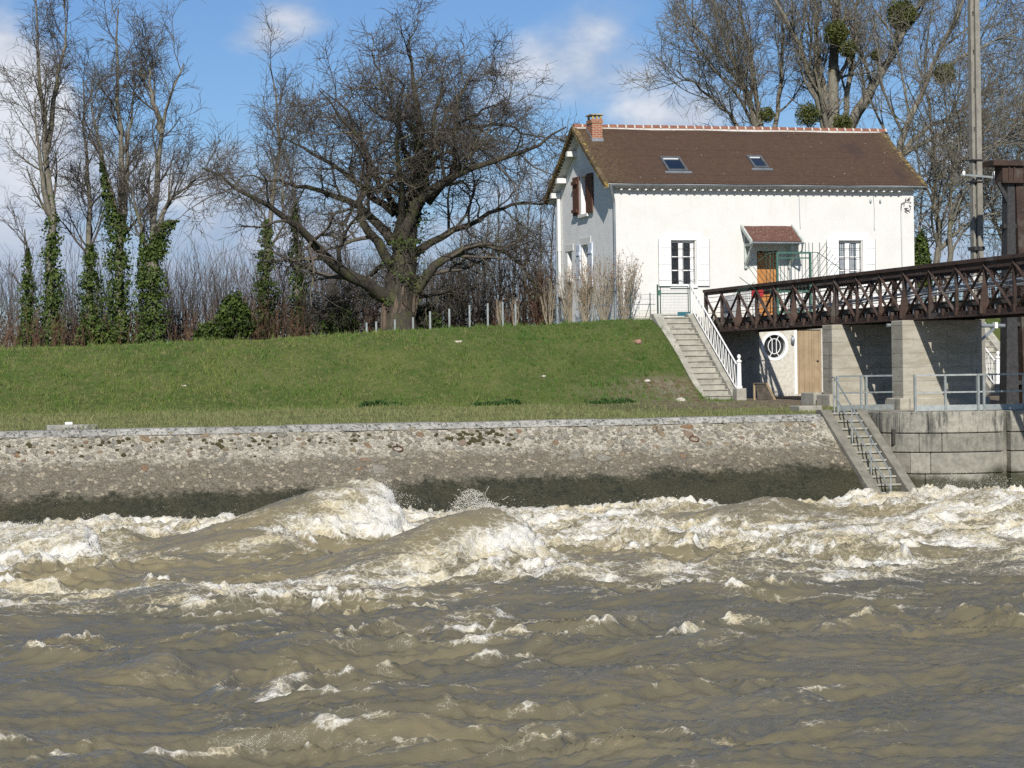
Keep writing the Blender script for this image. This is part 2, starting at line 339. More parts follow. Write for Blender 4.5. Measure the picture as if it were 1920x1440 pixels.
    # boiling white water below the sluices and along the wall
    zone = sstep(x + 1.2 * (y - 40) + 1.5 * perlin(x * .3, y * .5, 90), 9.5, 13.5) * sstep(y + 1.0 * perlin(x * .5, y * .5, 91), 34.6, 37.5)
    zone = zone * (.52 + .5 * sstep(fbm(x * .45, y * .8, 3, 92), -.35, .45))
    dome = np.exp(-(((x - 18.2) / 2.6) ** 2 + ((y - 46.6) / .75) ** 2)); zone *= 1 - .85 * dome
    left = sstep(x, 6.0, 3.0) * sstep(y, 38.5, 40.5) * .75
    band = sstep(np.abs(y - 34.8 - .8 * perlin(x * .4, 0 * y + 2, 95)), 3.6, .6) * (.48 + .36 * sstep(fbm(x * .6, y * 1.1, 2, 96), -.2, .4))
    wallf = sstep(y, 48.6, 50.6) * .8
    behind = .7 * sstep(y, 46.3, 48) * sstep(x, 18, 20)
    body_all = sstep(dx, .02, .1)
    foam = np.maximum(foam, np.maximum.reduce([zone, left, band, wallf, behind]) * (1 - .35 * sstep(h, .45, .75) * (1 - body_all)))
    st_ = np.clip(1 - np.abs(fbm(wx * .42, wy * 1.9, 3, 97)), 0, 1) ** 5 * sstep(fbm(x * .25, y * .5, 2, 99), -.25, .35)
    foam = np.maximum(foam, st_ * (.40 + .34 * sstep(y, 24, 33)))
    foam = np.clip(foam + .10 * fbm(x * 2.2, y * 3.1, 3, 98), 0, 1.25)
    foam = foam * (.80 + .20 * sstep(y, 25, 34))
    aer = np.clip(np.maximum(aer, .8 * sstep(y + 1.2 * perlin(x * .3, y * .3, 94), 33, 38)) + .35 * sstep(fbm(x * .35, y * .6, 2, 93), .05, .6), 0, 1)
    fz = sstep(foam, .45, .95)
    bub = 1 - np.abs(fbm(x * 3.4, y * 4.0, 3, 101)); h = h + fz * (.10 * (bub - .55)) * (.45 + .55 * sstep(y, 24, 36)) + fz * .06 * fbm(x * 6.5, y * 7.5, 2, 105)
    h = h + rough * .016 * fbm(x * 5, y * 7.5, 3, 108) + .04 * near * sstep(fbm(x * .5, y * .8, 2, 113), -.35, .5) * (np.clip(1 - np.abs(fbm(wx * 3.6, wy * 5.2, 2, 112)), 0, 1) ** 2 - .4)
    return h, foam, dx, aer
Hh, Fo, DX, AE = water_fields(Xw, Yw)
Hh = Hh * 1.0
Vw = np.stack([Xw + DX * sstep(Hh, .1, .6) + .05 * perlin(Xw * 2, Yw * 2, 120) * sstep(Fo, .4, .9), Yw - .10 * np.clip(Hh, 0, .5), WZ + Hh], -1).reshape(-1, 3)
Fw = gridfaces(len(ys), len(us))
# calmer water beyond the detailed reach
k0 = len(Vw); x0a, x1a = us[0], us[-1]
zb = WZ - .12
ext = np.array([(-4000, 14.0, zb), (x0a * 14, 14.0, zb), (x1a * 14, 14.0, zb), (4000, 14.0, zb), (-4000, 54.4, zb), (x0a * 54.3, 54.4, zb), (x1a * 54.3, 54.4, zb), (4000, 54.4, zb), (-4000, 6, zb), (x0a * 14, 6, zb), (x1a * 14, 6, zb), (4000, 6, zb)])
Vw = np.concatenate([Vw, ext]); Fw = np.concatenate([Fw, np.array([(0, 1, 5, 4), (2, 3, 7, 6), (8, 9, 1, 0), (9, 10, 2, 1), (10, 11, 3, 2)]) + k0])
me = mesh_np('river', Vw, Fw, None, True)
att = me.attributes.new('foam', 'FLOAT', 'POINT'); att.data.foreach_set('value', np.concatenate([Fo.ravel(), np.full(12, .2)]).astype(np.float32))
att = me.attributes.new('silt', 'FLOAT', 'POINT'); att.data.foreach_set('value', np.concatenate([AE.ravel(), np.full(12, .2)]).astype(np.float32))
m, N = new_mat('river_water'); p = pos(N)
fa = N('Attribute', _out=2, _props={'attribute_name': 'foam'})
pf = N.scalev(p, .8, 1.0, 1.0)
nf = N.noise(pf, 5.5, 6, .68, .9); nfine = N.noise(p, 34.0, 5, .7, .4)
vor = N('TexVoronoi', _out=0, _props={'feature': 'DISTANCE_TO_EDGE'}, Vector=N.vmath('ADD', pf, N.vmath('SCALE', N('TexNoise', _out=1, Vector=p, Scale=4.0, Detail=3.0), .35)), Scale=6.5)
lace = N.ss(vor, .14, .0)
fv = N.math('ADD', fa, N.math('ADD', N.math('MULTIPLY', N.math('SUBTRACT', nf, .5), 1.1), N.math('ADD', N.math('MULTIPLY', N.math('SUBTRACT', nfine, .5), .7), N.math('MULTIPLY', lace, .24))))
fm = N.math('MULTIPLY', N.ss(fv, .36, 1.10), .97)
mud = N.mix(N.ss(N.noise(N.scalev(p, .5, .9, 1), .7, 4, .6), .35, .65), (.108, .101, .072), (.136, .119, .073))
mud = N.mix(N('Attribute', _out=2, _props={'attribute_name': 'silt'}), mud, (.194, .165, .098))
fcol = N.mix(N.ss(N.noise(p, 1.25, 5, .6), .38, .66), (.65, .635, .575), (.56, .49, .32))
fcol = N.mix(N.ss(fv, .95, .45), fcol, (.42, .365, .25)); fcol = N.mix(N.ss(fv, 1.0, 1.4), fcol, (.70, .685, .64))
col = N.mix(fm, mud, fcol)
b1 = N.noise(N.scalev(p, .7, 1.3, 1), 5.0, 5, .65); b2 = N.noise(N.scalev(p, .8, 1.2, 1), 22.0, 4, .7)
vb = N('TexVoronoi', _out=0, Vector=p, Scale=19.0)
hgt = N.math('ADD', N.math('MULTIPLY', b1, .6), N.math('ADD', N.math('MULTIPLY', b2, .22), N.math('MULTIPLY', fm, N.math('ADD', N.math('MULTIPLY', nfine, .9), N.math('MULTIPLY', vb, -.45)))))
rough = N.math('MULTIPLY_ADD', fm, .58, .15)
finish(N, col, rough, hgt, .55, .075, spec=.5, IOR=1.33)
me.materials.append(m)
o = bpy.data.objects.new('river', me); link(o, kind='structure'); tag(o, 'muddy brown river in flood with breaking waves and foam')
# spray: drops flung off the breaking crests
fx = Fo.ravel(); hx = Hh.ravel(); vis = (Uw.ravel() > 0) & (Uw.ravel() < .58)
gr = np.gradient(Hh, axis=1).ravel()
wgt = np.where(vis, np.clip(fx - .72, 0, .6) ** 1.5 * (.2 + np.clip(hx, 0, 1.0)) * sstep(Yw.ravel(), 31, 40), 0)
idx = RNG.choice(len(wgt), 11000, p=wgt / wgt.sum())
base = Vw[idx]; up = RNG.exponential(.045, len(idx)) * (1 + 1.6 * np.clip(hx[idx], 0, 1))
jit = RNG.normal(0, .05, (len(idx), 3)); jit[:, 2] = up - .004
C1 = base + jit
# the tall burst on the second wave, small splashes at the quay and along the crests
def burst(cx, cy, cz, n, sp, ht):
    q = RNG.normal(0, 1, (n, 3)); r = RNG.random(n) ** .6
    return np.stack([cx + q[:, 0] * sp * (.4 + .6 * r), cy + q[:, 1] * sp * .5, cz + r * ht * np.exp(-(q[:, 0] * .55) ** 2)], 1)
bw = at(880, 965, Y=38.4)
C2 = np.concatenate([burst(bw[0] + .05, 38.4, bw[2] - .15, 2600, .26, .60), burst(bw[0] + .35, 38.5, bw[2] - .2, 1500, .3, .42), burst(25.3, 50.6, -3.25, 420, .5, .75), burst(26.6, 51.2, -3.25, 320, .45, .5), burst(2.2, 41.4, -2.9, 900, .6, .35), burst(9.6, 45.2, -2.75, 700, .45, .4)])
arcs = []
for k in range(9):                                    # thin ropes of water in the burst
    a = RNG.random() * 2 - 1; v0 = .55 + .5 * RNG.random(); t0_ = .1 + .45 * RNG.random(); tt = np.linspace(t0_, t0_ + .25 + .3 * RNG.random(), 64); ox = RNG.normal(0, .2)
    arcs.append(np.stack([bw[0] + .1 + ox + a * .55 * tt, 38.4 + (RNG.random() - .5) * .3 * tt, bw[2] - .1 + v0 * tt * 1.25 - .62 * tt ** 2], 1) + RNG.normal(0, .004, (64, 3)) + .02 * np.stack([np.sin(tt * 11 + k), np.cos(tt * 9 + k), np.sin(tt * 14 + 2 * k)], 1))
C3 = np.concatenate(arcs)
C = np.concatenate([C1, C2, C3]); rr = np.concatenate([.003 + .006 * RNG.random(len(C1)) ** 2.5, .003 + .0065 * RNG.random(len(C2)) ** 2, .002 + .0025 * RNG.random(len(C3))])
octv = np.array([(1, 0, 0), (-1, 0, 0), (0, 1, 0), (0, -1, 0), (0, 0, 1), (0, 0, -1)], float); octf = np.array([(0, 2, 4), (2, 1, 4), (1, 3, 4), (3, 0, 4), (2, 0, 5), (1, 2, 5), (3, 1, 5), (0, 3, 5)])
V = C[:, None] + octv[None] * rr[:, None, None] * (1 + .5 * RNG.random((len(C), 1, 3)))
F = (octf[None] + np.arange(len(C))[:, None, None] * 6).reshape(-1, 3)
simple('spray_white', (.66, .65, .60), (.56, .52, .42), .35, 2.0)
o = obj_np('water_spray', V.reshape(-1, 3), F, 'spray_white', kind='stuff', smooth=True); tag(o, 'white drops of spray flung up from the breaking waves', 'spray')
# ================================================================== revetment wall
m, N = new_mat('revetment_mortar'); p = pos(N); sz = N('SeparateXYZ', _out=2, Vector=p); sx = N('SeparateXYZ', _out=0, Vector=p)
na = N.noise(p, 1.1, 6, .65); nb_ = N.noise(p, 7.0, 6, .7); nc = N.noise(p, 38.0, 5, .75)
vo = N('TexVoronoi', _out=1, Vector=N.vmath('ADD', p, N.vmath('SCALE', N('TexNoise', _out=1, Vector=p, Scale=6.0, Detail=3.0), .12)), Scale=9.0)
vd = N('TexVoronoi', _out=0, _props={'feature': 'DISTANCE_TO_EDGE'}, Vector=N.vmath('ADD', p, N.vmath('SCALE', N('TexNoise', _out=1, Vector=p, Scale=6.0, Detail=3.0), .12)), Scale=9.0)
vr = N('SeparateXYZ', _out=0, Vector=vo)
topc = N.mix(N.ss(nb_, .35, .65), (.235, .216, .168), (.44, .405, .32)); topc = N.mix(N.math('MULTIPLY', N.ss(vd, .05, .1), N.ss(vr, .3, .8)), topc, (.46, .425, .35)); topc = N.mix(N.ss(nc, .56, .68), topc, (.055, .052, .042)); topc = N.mix(N.ss(N.noise(N.vmath('ADD', p, (2, 3, 8)), 11.0, 5, .8), .59, .65), topc, (.05, .047, .036))
midc = N.mix(N.ss(nb_, .4, .68), (.135, .117, .084), (.215, .190, .140)); midc = N.mix(N.math('MULTIPLY', N.ss(N.noise(N.vmath('ADD', p, (4, 9, 1)), 19.0, 4, .8), .57, .63), .75), midc, (.36, .33, .265)); midc = N.mix(N.ss(N.noise(N.vmath('ADD', p, (2, 3, 8)), 13.0, 5, .8), .60, .66), midc, (.035, .032, .026)); midc = N.mix(N.math('MULTIPLY', N.ss(vd, .05, .12), N.ss(vr, .82, .9)), midc, (.34, .29, .21)); midc = N.mix(N.ss(nc, .54, .70), midc, (.22, .205, .17)); midc = N.mix(N.ss(nc, .44, .32), midc, (.045, .042, .034))
algae = N.mix(N.ss(nb_, .3, .7), (.020, .022, .012), (.058, .054, .030))
algae = N.mix(N.ss(na, .42, .62), algae, (.050, .046, .024)); algae = N.mix(N.ss(nc, .56, .72), algae, (.10, .098, .062))
zz = N.math('ADD', sz, N.math('MULTIPLY', N.math('SUBTRACT', na, .5), .8))
c = N.mix(N.ss(N.math('ADD', zz, N.math('MULTIPLY', N.math('SUBTRACT', nb_, .5), .4)), -1.86, -2.12), topc, midc)
lim = N.math('MULTIPLY_ADD', sx, .013, -2.76)
dz = N.math('SUBTRACT', N.math('ADD', zz, N.math('MULTIPLY', N.math('SUBTRACT', nb_, .5), .45)), lim)
am = N.ss(N.math('ADD', dz, N.math('MULTIPLY', N.math('SUBTRACT', nc, .5), .25)), .16, -.14); c = N.mix(am, c, algae)
finish(N, c, N.math('MULTIPLY_ADD', am, -.45, .92), N.math('ADD', N.math('MULTIPLY', nb_, .8), N.math('ADD', N.math('MULTIPLY', nc, .35), N.math('MULTIPLY', N.ss(vd, .0, .1), .25))), .9, .06, spec=.3)
SLP = Vector((0, -3.4, -2.27)).normalized(); NRM = Vector((0, SLP.z, -SLP.y)); NRM = NRM if NRM.z > 0 else -NRM
T0 = Vector((0, 54.98, -1.30))
rev = thing('revetment_wall', (10, 53, -3), 'sloping rubble stone revetment wall along the water, dark with algae at its foot', 'wall')
rxs = np.concatenate([[-3000, -300, -60, -20, -8], np.arange(-4, 23.45, .16), [23.46]]); rts = np.arange(0, 7.2, .14)
RX, RT = np.meshgrid(rxs, rts); disp = .035 * fbm(RX * 1.3, RT * 1.3, 3, 130) + .022 * np.abs(fbm(RX * 4.5, RT * 4.5, 2, 134)) - .10 * sstep(fbm(RX * .8, RT * 1.4, 2, 140), .62, .85) * sstep(RT, 1.6, 2.4)
o = obj_np('mortar_face', np.stack([RX, T0.y + SLP.y * RT + NRM.y * disp, T0.z + SLP.z * RT + NRM.z * disp], -1).reshape(-1, 3), gridfaces(len(rts), len(rxs)), 'revetment_mortar', rev, smooth=True)
# rubble stones, each its own block set in the mortar
m, N = new_mat('rubble_stone'); p = pos(N); r = rnd(N)
base_ = N.ramp(r, [(0.0, (.32, .30, .25)), (.25, (.44, .405, .33)), (.5, (.27, .25, .20)), (.68, (.46, .40, .285)), (.84, (.36, .275, .16)), (.94, (.32, .17, .075)), (1.0, (.33, .25, .20))])
q1 = N.noise(p, 14.0, 6, .75); q2 = N.noise(p, 42.0, 5, .75)
cst = N.mix(N.ss(q1, .35, .7), base_, (.23, .22, .185)); cst = N.mix(N.ss(q2, .52, .66), cst, (.085, .08, .065))
finish(N, cst, .9, N.math('ADD', q1, q2), 1.0, .05, spec=.2)
def stone_mesh(k):
    g = np.random.default_rng(200 + k); n = 8; a = np.linspace(0, 2 * np.pi, n, endpoint=False) + g.normal(0, .16, n); r = .5 * (1 + g.normal(0, .17, n)); ax = .78 + .3 * g.random()
    V = []; 
    for sc, z, j in ((1.0, -.25, 0), (.93, .12, .04), (.62, .26, .07)):
        for i in range(n): V.append((math.cos(a[i]) * r[i] * sc + g.normal(0, j * .4), math.sin(a[i]) * r[i] * sc * ax + g.normal(0, j * .4), z + g.normal(0, j)))
    F = [(i + l * n, (i + 1) % n + l * n, (i + 1) % n + (l + 1) * n, i + (l + 1) * n) for l in (0, 1) for i in range(n)] + [tuple(range(2 * n, 3 * n))]
    me = bpy.data.meshes.new('stone'); me.from_pydata(V, [], F); me.update(); me.materials.append(MATS['rubble_stone']); return me
SM = [stone_mesh(k) for k in range(14)]
from mathutils import Quaternion
baseq = NRM.to_track_quat('Z', 'Y')
cand = []; occ = {}
def tryst(x, t, sz):
    key = (int(x / .35), int(t / .35))
    for i in (-1, 0, 1):
        for j in (-1, 0, 1):
            for (a, b, s_) in occ.get((key[0] + i, key[1] + j), ()):
                if math.hypot(a - x, (b - t) * 1.15) < (s_ + sz) * .47: return
    occ.setdefault(key, []).append((x, t, sz)); cand.append((x, t, sz))
rg = random.Random(8)
for k in range(4200):
    x = rg.uniform(-1.5, 23.3); zone = math.exp(-((x - 17) / 6) ** 2)
    t = rg.random() ** (1.55 - .35 * zone) * 2.55 + .06
    dens = 1.0 if t < .75 + .55 * zone else .55 if t < 1.2 else .17
    if rg.random() > dens: continue
    if T0.z + SLP.z * t < -2.66 + .013 * x + .16 + rg.uniform(-.05, .1): continue
    sz = rg.uniform(.10, .25) if rg.random() < .8 else rg.uniform(.25, .36)
    if k > 1500: sz = min(sz, rg.uniform(.07, .17))
    tryst(x, t, sz)
cand.sort(key=lambda q: -q[2])
rest = MB()
for i, (x, t, sz) in enumerate(cand):
    ctr = T0 + SLP * t; ctr = Vector((x, ctr.y, ctr.z)) + NRM * rg.uniform(-.012, .022)
    yaw = rg.random() * 6.28; sc = Vector((sz * rg.uniform(1, 1.3), sz * rg.uniform(.75, 1.05), rg.uniform(.10, .20) * (.6 + sz)))
    tq = Quaternion((rg.uniform(-1, 1), rg.uniform(-1, 1), 0), rg.uniform(0, .16))
    q = baseq @ Quaternion((0, 0, 1), yaw * .5 if rg.random() < .5 else yaw) @ tq
    me = SM[i % 14]
    if i < 300:
        o = bpy.data.objects.new('stone', me); link(o, rev); o.location = ctr - ORG[rev.name]; o.rotation_mode = 'QUATERNION'; o.rotation_quaternion = q; o.scale = sc
    else:
        rest.add([ctr + q @ Vector((v.co.x * sc.x, v.co.y * sc.y, v.co.z * sc.z)) for v in me.vertices], [tuple(f.vertices) for f in me.polygons])
m2, N = new_mat('rubble_small'); p = pos(N)
vv = N('SeparateXYZ', _out=0, Vector=N('TexVoronoi', _out=1, Vector=p, Scale=6.0)); q1 = N.noise(p, 18.0, 6, .7); q2 = N.noise(p, 55.0, 4, .7)
cst = N.mix(N.ss(q1, .35, .7), N.ramp(vv, [(0, (.25, .235, .195)), (.4, (.38, .355, .29)), (.75, (.46, .41, .31)), (1, (.31, .23, .14))]), (.21, .20, .17)); cst = N.mix(N.ss(q2, .52, .66), cst, (.085, .08, .065))
finish(N, cst, .9, N.math('ADD', q1, q2), 1.0, .05, spec=.2)
rest.build('stone_rubble', 'rubble_small', rev, kind='stuff')
# coping slabs
simple('coping_stone', (.23, .225, .205), (.36, .35, .315), .9, 5.0, .6, 30.0, c3=(.075, .075, .062), c3s=11.0, c3lo=.50, c3hi=.62, bdist=.02, per=.08)
x = -6.0; rg2 = random.Random(3)
while x < 23.3:
    L = min(rg2.uniform(1.5, 2.3), 23.42 - x); dz_ = rg2.uniform(-.012, .012)
    if 23.42 - (x + L) < .4: L = 23.42 - x
    MB().prism([(x + .006, 55.42, -1.205 + dz_), (x + .006, 54.98, -1.215 + dz_), (x + .006, 54.80, -1.37), (x + .006, 55.05, -1.44), (x + .006, 55.42, -1.44)], (L - .012, 0, 0)).build('coping_slab', 'coping_stone', rev, bevel=.012)
    x += L
# moss cushions and dry weeds on the wall
simple('moss_dark', (.030, .026, .010), (.065, .055, .018), .95, 30.0, .6, 60)
rg3 = random.Random(12)
mo = MB()
for k in range(150):
    cx = rg3.choice([3.0, 4.6, 6.8, 8.2, 10.4, 13.6, 13.9, 14.1]) + rg3.gauss(0, .55); t = abs(rg3.gauss(.42, .2)) + .12; s_ = rg3.uniform(.03, .085)
    c0 = T0 + SLP * t; c0 = Vector((cx, c0.y, c0.z)) + NRM * .03
    ring = [c0 + Vector((math.cos(a) * s_ * rg3.uniform(.8, 1.2), 0, 0)) + SLP * (math.sin(a) * s_ * rg3.uniform(.7, 1.1)) - NRM * .03 for a in [i * 1.0472 for i in range(6)]]
    mid = [c0 + (q - c0) * .7 + NRM * s_ * .42 for q in ring]
    mo.add(ring + mid, [(i, (i + 1) % 6, 6 + (i + 1) % 6, 6 + i) for i in range(6)] + [tuple(range(6, 12))])
mo.build('moss', 'moss_dark', rev, kind='stuff')
simple('rusty_iron', (.055, .035, .024), (.115, .058, .032), .75, 12.0, .4, 50)
for (px, py, who) in ((745, 842, 'rusty mooring ring hanging on the revetment wall beside an orange stone, left of centre'), (1300, 824, 'rusty mooring ring hanging on the revetment wall below the stair foot')):
    c0 = at(px, py, Y=54.1); t = (T0.z - c0[2]) / -SLP.z; c0 = T0 + SLP * t; c0 = Vector((at(px, py, Y=c0.y)[0], c0.y, c0.z)) + NRM * .045
    rn = thing('mooring_ring', c0, who, 'mooring ring', 'iron mooring rings on the revetment wall')
    MB().tube([c0 + Vector((math.cos(a) * .125, 0, 0)) + SLP * (math.sin(a) * .115 + .05) for a in [i * math.pi / 10 for i in range(21)]], .019, 7, False).build('ring', 'rusty_iron', rn, True)
    MB().tube([c0 - SLP * .09 - NRM * .09, c0 - SLP * .09 + NRM * .03], .028, 7).build('staple', 'rusty_iron', rn)

# ================================================================== lock quay of big blocks
m, N = new_mat('quay_block'); p = pos(N); sz = N('SeparateXYZ', _out=2, Vector=p); r = rnd(N)
st = N.noise(N.scalev(p, 3.2, 3.2, .55), 1.6, 6, .7); n1 = N.noise(p, 6.0, 6, .7); n2 = N.noise(p, 34.0, 4, .7)
bc = N.mix(N.ss(n1, .35, .65), (.20, .192, .16), (.29, .277, .23)); bc = N.vmath('SCALE', bc, N.math('MULTIPLY_ADD', r, .35, .82))
bc = N.mix(N.math('MULTIPLY', N.ss(st, .47, .62), N.ss(sz, -2.6, -1.5)), bc, (.085, .085, .075)); bc = N.mix(N.math('MULTIPLY', N.ss(n2, .6, .68), N.ss(sz, -1.8, -1.2)), bc, (.44, .43, .39))
wet = N.ss(N.math('ADD', sz, N.math('MULTIPLY', N.math('SUBTRACT', N.noise(N.scalev(p, 1, 1, .6), .9, 4, .6), .5), 1.3)), -2.55, -2.85)
bc = N.mix(wet, bc, (.055, .055, .034))
finish(N, bc, N.math('MULTIPLY_ADD', wet, -.4, .88), N.math('ADD', n1, N.math('MULTIPLY', n2, .5)), .6, .03, spec=.3)
quay = thing('lock_quay', (28, 55, -1.2), 'grey block lock quay with rounded corner at the right edge of the water', 'quay')
arc = [(24.78, 55.2)]
for i in range(0, 13):
    a = math.pi * (1.12 + .38 * i / 12); arc.append((26.95 + 2.2 * math.cos(a), 55.2 + 2.2 * math.sin(a)))
arc += [(27.4, 53.0), (28.5, 53.0), (31, 53.0), (36, 53.0), (60, 53.0)]
arc[0] = (arc[1][0], 55.6)
AL = [0.0]
for a, b in zip(arc, arc[1:]): AL.append(AL[-1] + math.dist(a, b))
def qp(s_, inset=0.0):
    i = max(k for k in range(len(AL) - 1) if AL[k] <= s_ + 1e-9); i = min(i, len(arc) - 2); t = (s_ - AL[i]) / (AL[i + 1] - AL[i]); a, b = arc[i], arc[i + 1]
    x, y = a[0] + (b[0] - a[0]) * t, a[1] + (b[1] - a[1]) * t; d = Vector((b[0] - a[0], b[1] - a[1])).normalized()
    return x - d.y * inset, y + d.x * inset
def qblock(s0, s1, z0, z1, rec=0.0, name='stone_block', mat='quay_block', depth=.5):
    n = max(2, int((s1 - s0) / .22) + 1); mb = MB(); P = []
    for k in range(n):
        s_ = s0 + (s1 - s0) * k / (n - 1); f = qp(s_, rec); g = qp(s_, depth)
        P += [(f[0], f[1], z0), (f[0], f[1], z1), (g[0], g[1], z1), (g[0], g[1], z0)]
    F = [(0, 1, 2, 3), tuple(4 * (n - 1) + i for i in (3, 2, 1, 0))]
    for k in range(n - 1):
        for i in range(4): F.append((4 * k + i, 4 * k + (i + 1) % 4, 4 * k + 4 + (i + 1) % 4, 4 * k + 4 + i))
    mb.add(P, F); return mb.build(name, mat, quay, bevel=.018)
sgroove = AL[14] + .32                                  # stop log slot
rgq = random.Random(5)
for (z0, z1, cuts) in ((-1.72, -1.16, (0.02, .95, 1.75, 2.55)), (-2.22, -1.73, (.02, .7, 1.5, 2.3, 2.9)), (-2.78, -2.23, (.02, 1.25, 2.05, 2.6)), (-3.4, -2.79, (.02, .8, 1.7, 2.45)), (-4.2, -3.41, (.02, 1.2, 2.2))):
    cu = list(cuts) + [sgroove]
    for a, b in zip(cu, cu[1:]): qblock(a + .006, b - .006, z0 + .005, z1 - .005, rgq.uniform(0, .02))
    cu = [sgroove + .2, sgroove + 1.3 + rgq.uniform(-.3, .3), sgroove + 2.7, sgroove + 4.2, sgroove + 6, sgroove + 9, AL[-1] - .1]
    for a, b in zip(cu, cu[1:]): qblock(a + .006, b - .006, z0 + .005, z1 - .005, rgq.uniform(0, .015))
qblock(sgroove - .02, sgroove + .22, -4.2, -1.2, .26, 'stop_log_slot', depth=.48)
simple('slot_dark', (.03, .03, .025), (.05, .048, .04), .9, 8)
f = qp(1.62, -.004); MB().box(f[0] - .06, f[0] + .06, f[1] - .012, f[1] + .05, -2.02, -1.62).build('drain_slot', 'slot_dark', quay)
simple('concrete_pave', (.20, .185, .15), (.30, .28, .235), .92, 2.5, .5, 40, c3=(.13, .115, .085), c3s=3.0)
poly = [qp(s_, .45) for s_ in [AL[1] + (AL[14] - AL[1]) * i / 10 for i in range(11)]] + [(60, 53.45), (60, 58.6), (24.9, 58.6), (24.9, 55.7)]
mb = MB(); mb.prism([(a, b, -1.24) for a, b in poly], (0, 0, .075)); mb.build('paving', 'concrete_pave', quay)
bk = MB(); bk.prism([(qp(s_, .4)[0], qp(s_, .4)[1], -5.5) for s_ in [.02 + (AL[15] - .02) * i / 14 for i in range(15)]] + [(60, 53.4, -5.5), (60, 56.5, -5.5), (25.0, 56.5, -5.5)], (0, 0, 4.24)); bk.build('core', 'concrete_pave', quay)
# ------------------------------------------------------------------ river stairs in the revetment
simple('concrete_old', (.26, .25, .21), (.37, .355, .30), .9, 3.0, .5, 45, c3=(.13, .125, .10), c3s=5.0, per=.07)
m, N = new_mat('river_step'); p = pos(N); sz = N('SeparateXYZ', _out=2, Vector=p); n1 = N.noise(p, 5.0, 6, .7); n2 = N.noise(p, 25.0, 4, .7)
c = N.mix(N.ss(n1, .35, .65), (.17, .16, .125), (.26, .245, .19)); c = N.vmath('SCALE', c, N.math('MULTIPLY_ADD', rnd(N), .3, .85)); c = N.mix(N.ss(n2, .55, .7), c, (.15, .14, .10)); c = N.mix(N.ss(N.math('ADD', sz, N.math('MULTIPLY', n1, .3)), -2.75, -3.0), c, (.055, .055, .033))
finish(N, c, .88, n1, .5, .02, spec=.3)
simple('stair_kerb', (.15, .142, .115), (.22, .208, .168), .9, 3.0, .5, 45, c3=(.10, .095, .07), c3s=4.0)
rst = thing('river_stairs', (24.2, 53, -3.4), 'weathered concrete stairs running down the revetment into the river', 'stairs')
s0 = (55.25, -1.17); s1 = (51.25, -3.94); nst = 14
for k in range(nst):
    y = s0[0] + (s1[0] - s0[0]) * k / nst; z = s0[1] + (s1[1] - s0[1]) * k / nst; dy = (s0[0] - s1[0]) / nst
    q_ = MB().box(23.76, 24.50, y - dy + .03, y + .35, z - .30, z - .05).build('step', 'river_step', rst, bevel=.008); MB().box(23.76, 24.50, y - dy - .012, y + .34, z - .05, z).build('tread', 'concrete_old', q_, bevel=.010)
for (xa, xb) in ((23.47, 23.755), (24.505, 24.76)):
    MB().prism([(xa, 55.4, -1.09), (xa, 55.1, -1.09), (xa, 50.9, -3.80), (xa, 50.9, -4.6), (xa, 55.4, -1.9)], (xb - xa, 0, 0)).build('stringer', 'stair_kerb', rst, bevel=.012)
simple('galvanised', (.30, .325, .315), (.40, .425, .41), .45, 6.0, .15, 60, metal=.55, c3=(.24, .25, .22), c3s=14)
hr = thing('stair_handrail', (23.86, 53, -1.1), 'galvanised tube handrail down the river stairs', 'handrail')
def rl(y): return -1.13 + (y - 55.05) * (2.77 / 4.15)
path = [(23.86, 55.3, -.22), (23.86, 55.05, -.24), (23.86, 51.75, rl(51.75) + .80), (23.86, 51.62, rl(51.62) + .70)]
MB().tube(path, .022, 8).build('top_rail', 'galvanised', hr, True)
MB().tube([(23.86, 55.1, -.68), (23.86, 51.65, rl(51.65) + .36)], .018, 8).build('middle_rail', 'galvanised', hr, True)
for y in (55.08, 53.95, 52.8, 51.63):
    MB().tube([(23.86, y, rl(y) - .06), (23.86, y, rl(y) + .82)], .021, 8).build('post', 'galvanised', hr, True)
def railing(name, label, pts, posts, toe=True):
    r_ = thing(name, pts[0], label, 'railing', 'galvanised railings on the lock quay')
    up = lambda q, z: (q[0], q[1], q[2] + z)
    for a, b in zip(pts, pts[1:]):
        MB().bar(up(a, .95), up(b, .95), .05, .045).build('top_rail', 'galvanised', r_); MB().bar(up(a, .50), up(b, .50), .035, .04).build('middle_rail', 'galvanised', r_)
        if toe: MB().bar(up(a, .09), up(b, .09), .012, .15).build('toe_board', 'galvanised', r_)
    for q, wd in posts: MB().bar(up(q, -.02), up(q, .97), wd, .06, up=(1, 0, 0)).build('post', 'galvanised', r_)
    return r_
z_ = -1.165
railing('quay_railing', 'galvanised railing at the head of the river stairs, left of the near concrete pier', [(24.45, 56.2, z_), (25.3, 56.4, z_), (26.28, 56.6, z_)], [((24.45, 56.2, z_), .05), ((25.22, 56.38, z_), .04), ((25.38, 56.42, z_), .075)])
railing('quay_railing', 'long galvanised railing along the quay edge at the right of the photo', [(25.66, 53.95, z_), (27.4, 53.55, z_), (33.0, 53.5, z_)], [((25.66, 53.95, z_), .06), ((26.44, 53.77, z_), .045), ((27.28, 53.57, z_), .10), ((27.44, 53.55, z_), .05), ((28.6, 53.54, z_), .05), ((30.2, 53.52, z_), .05)])
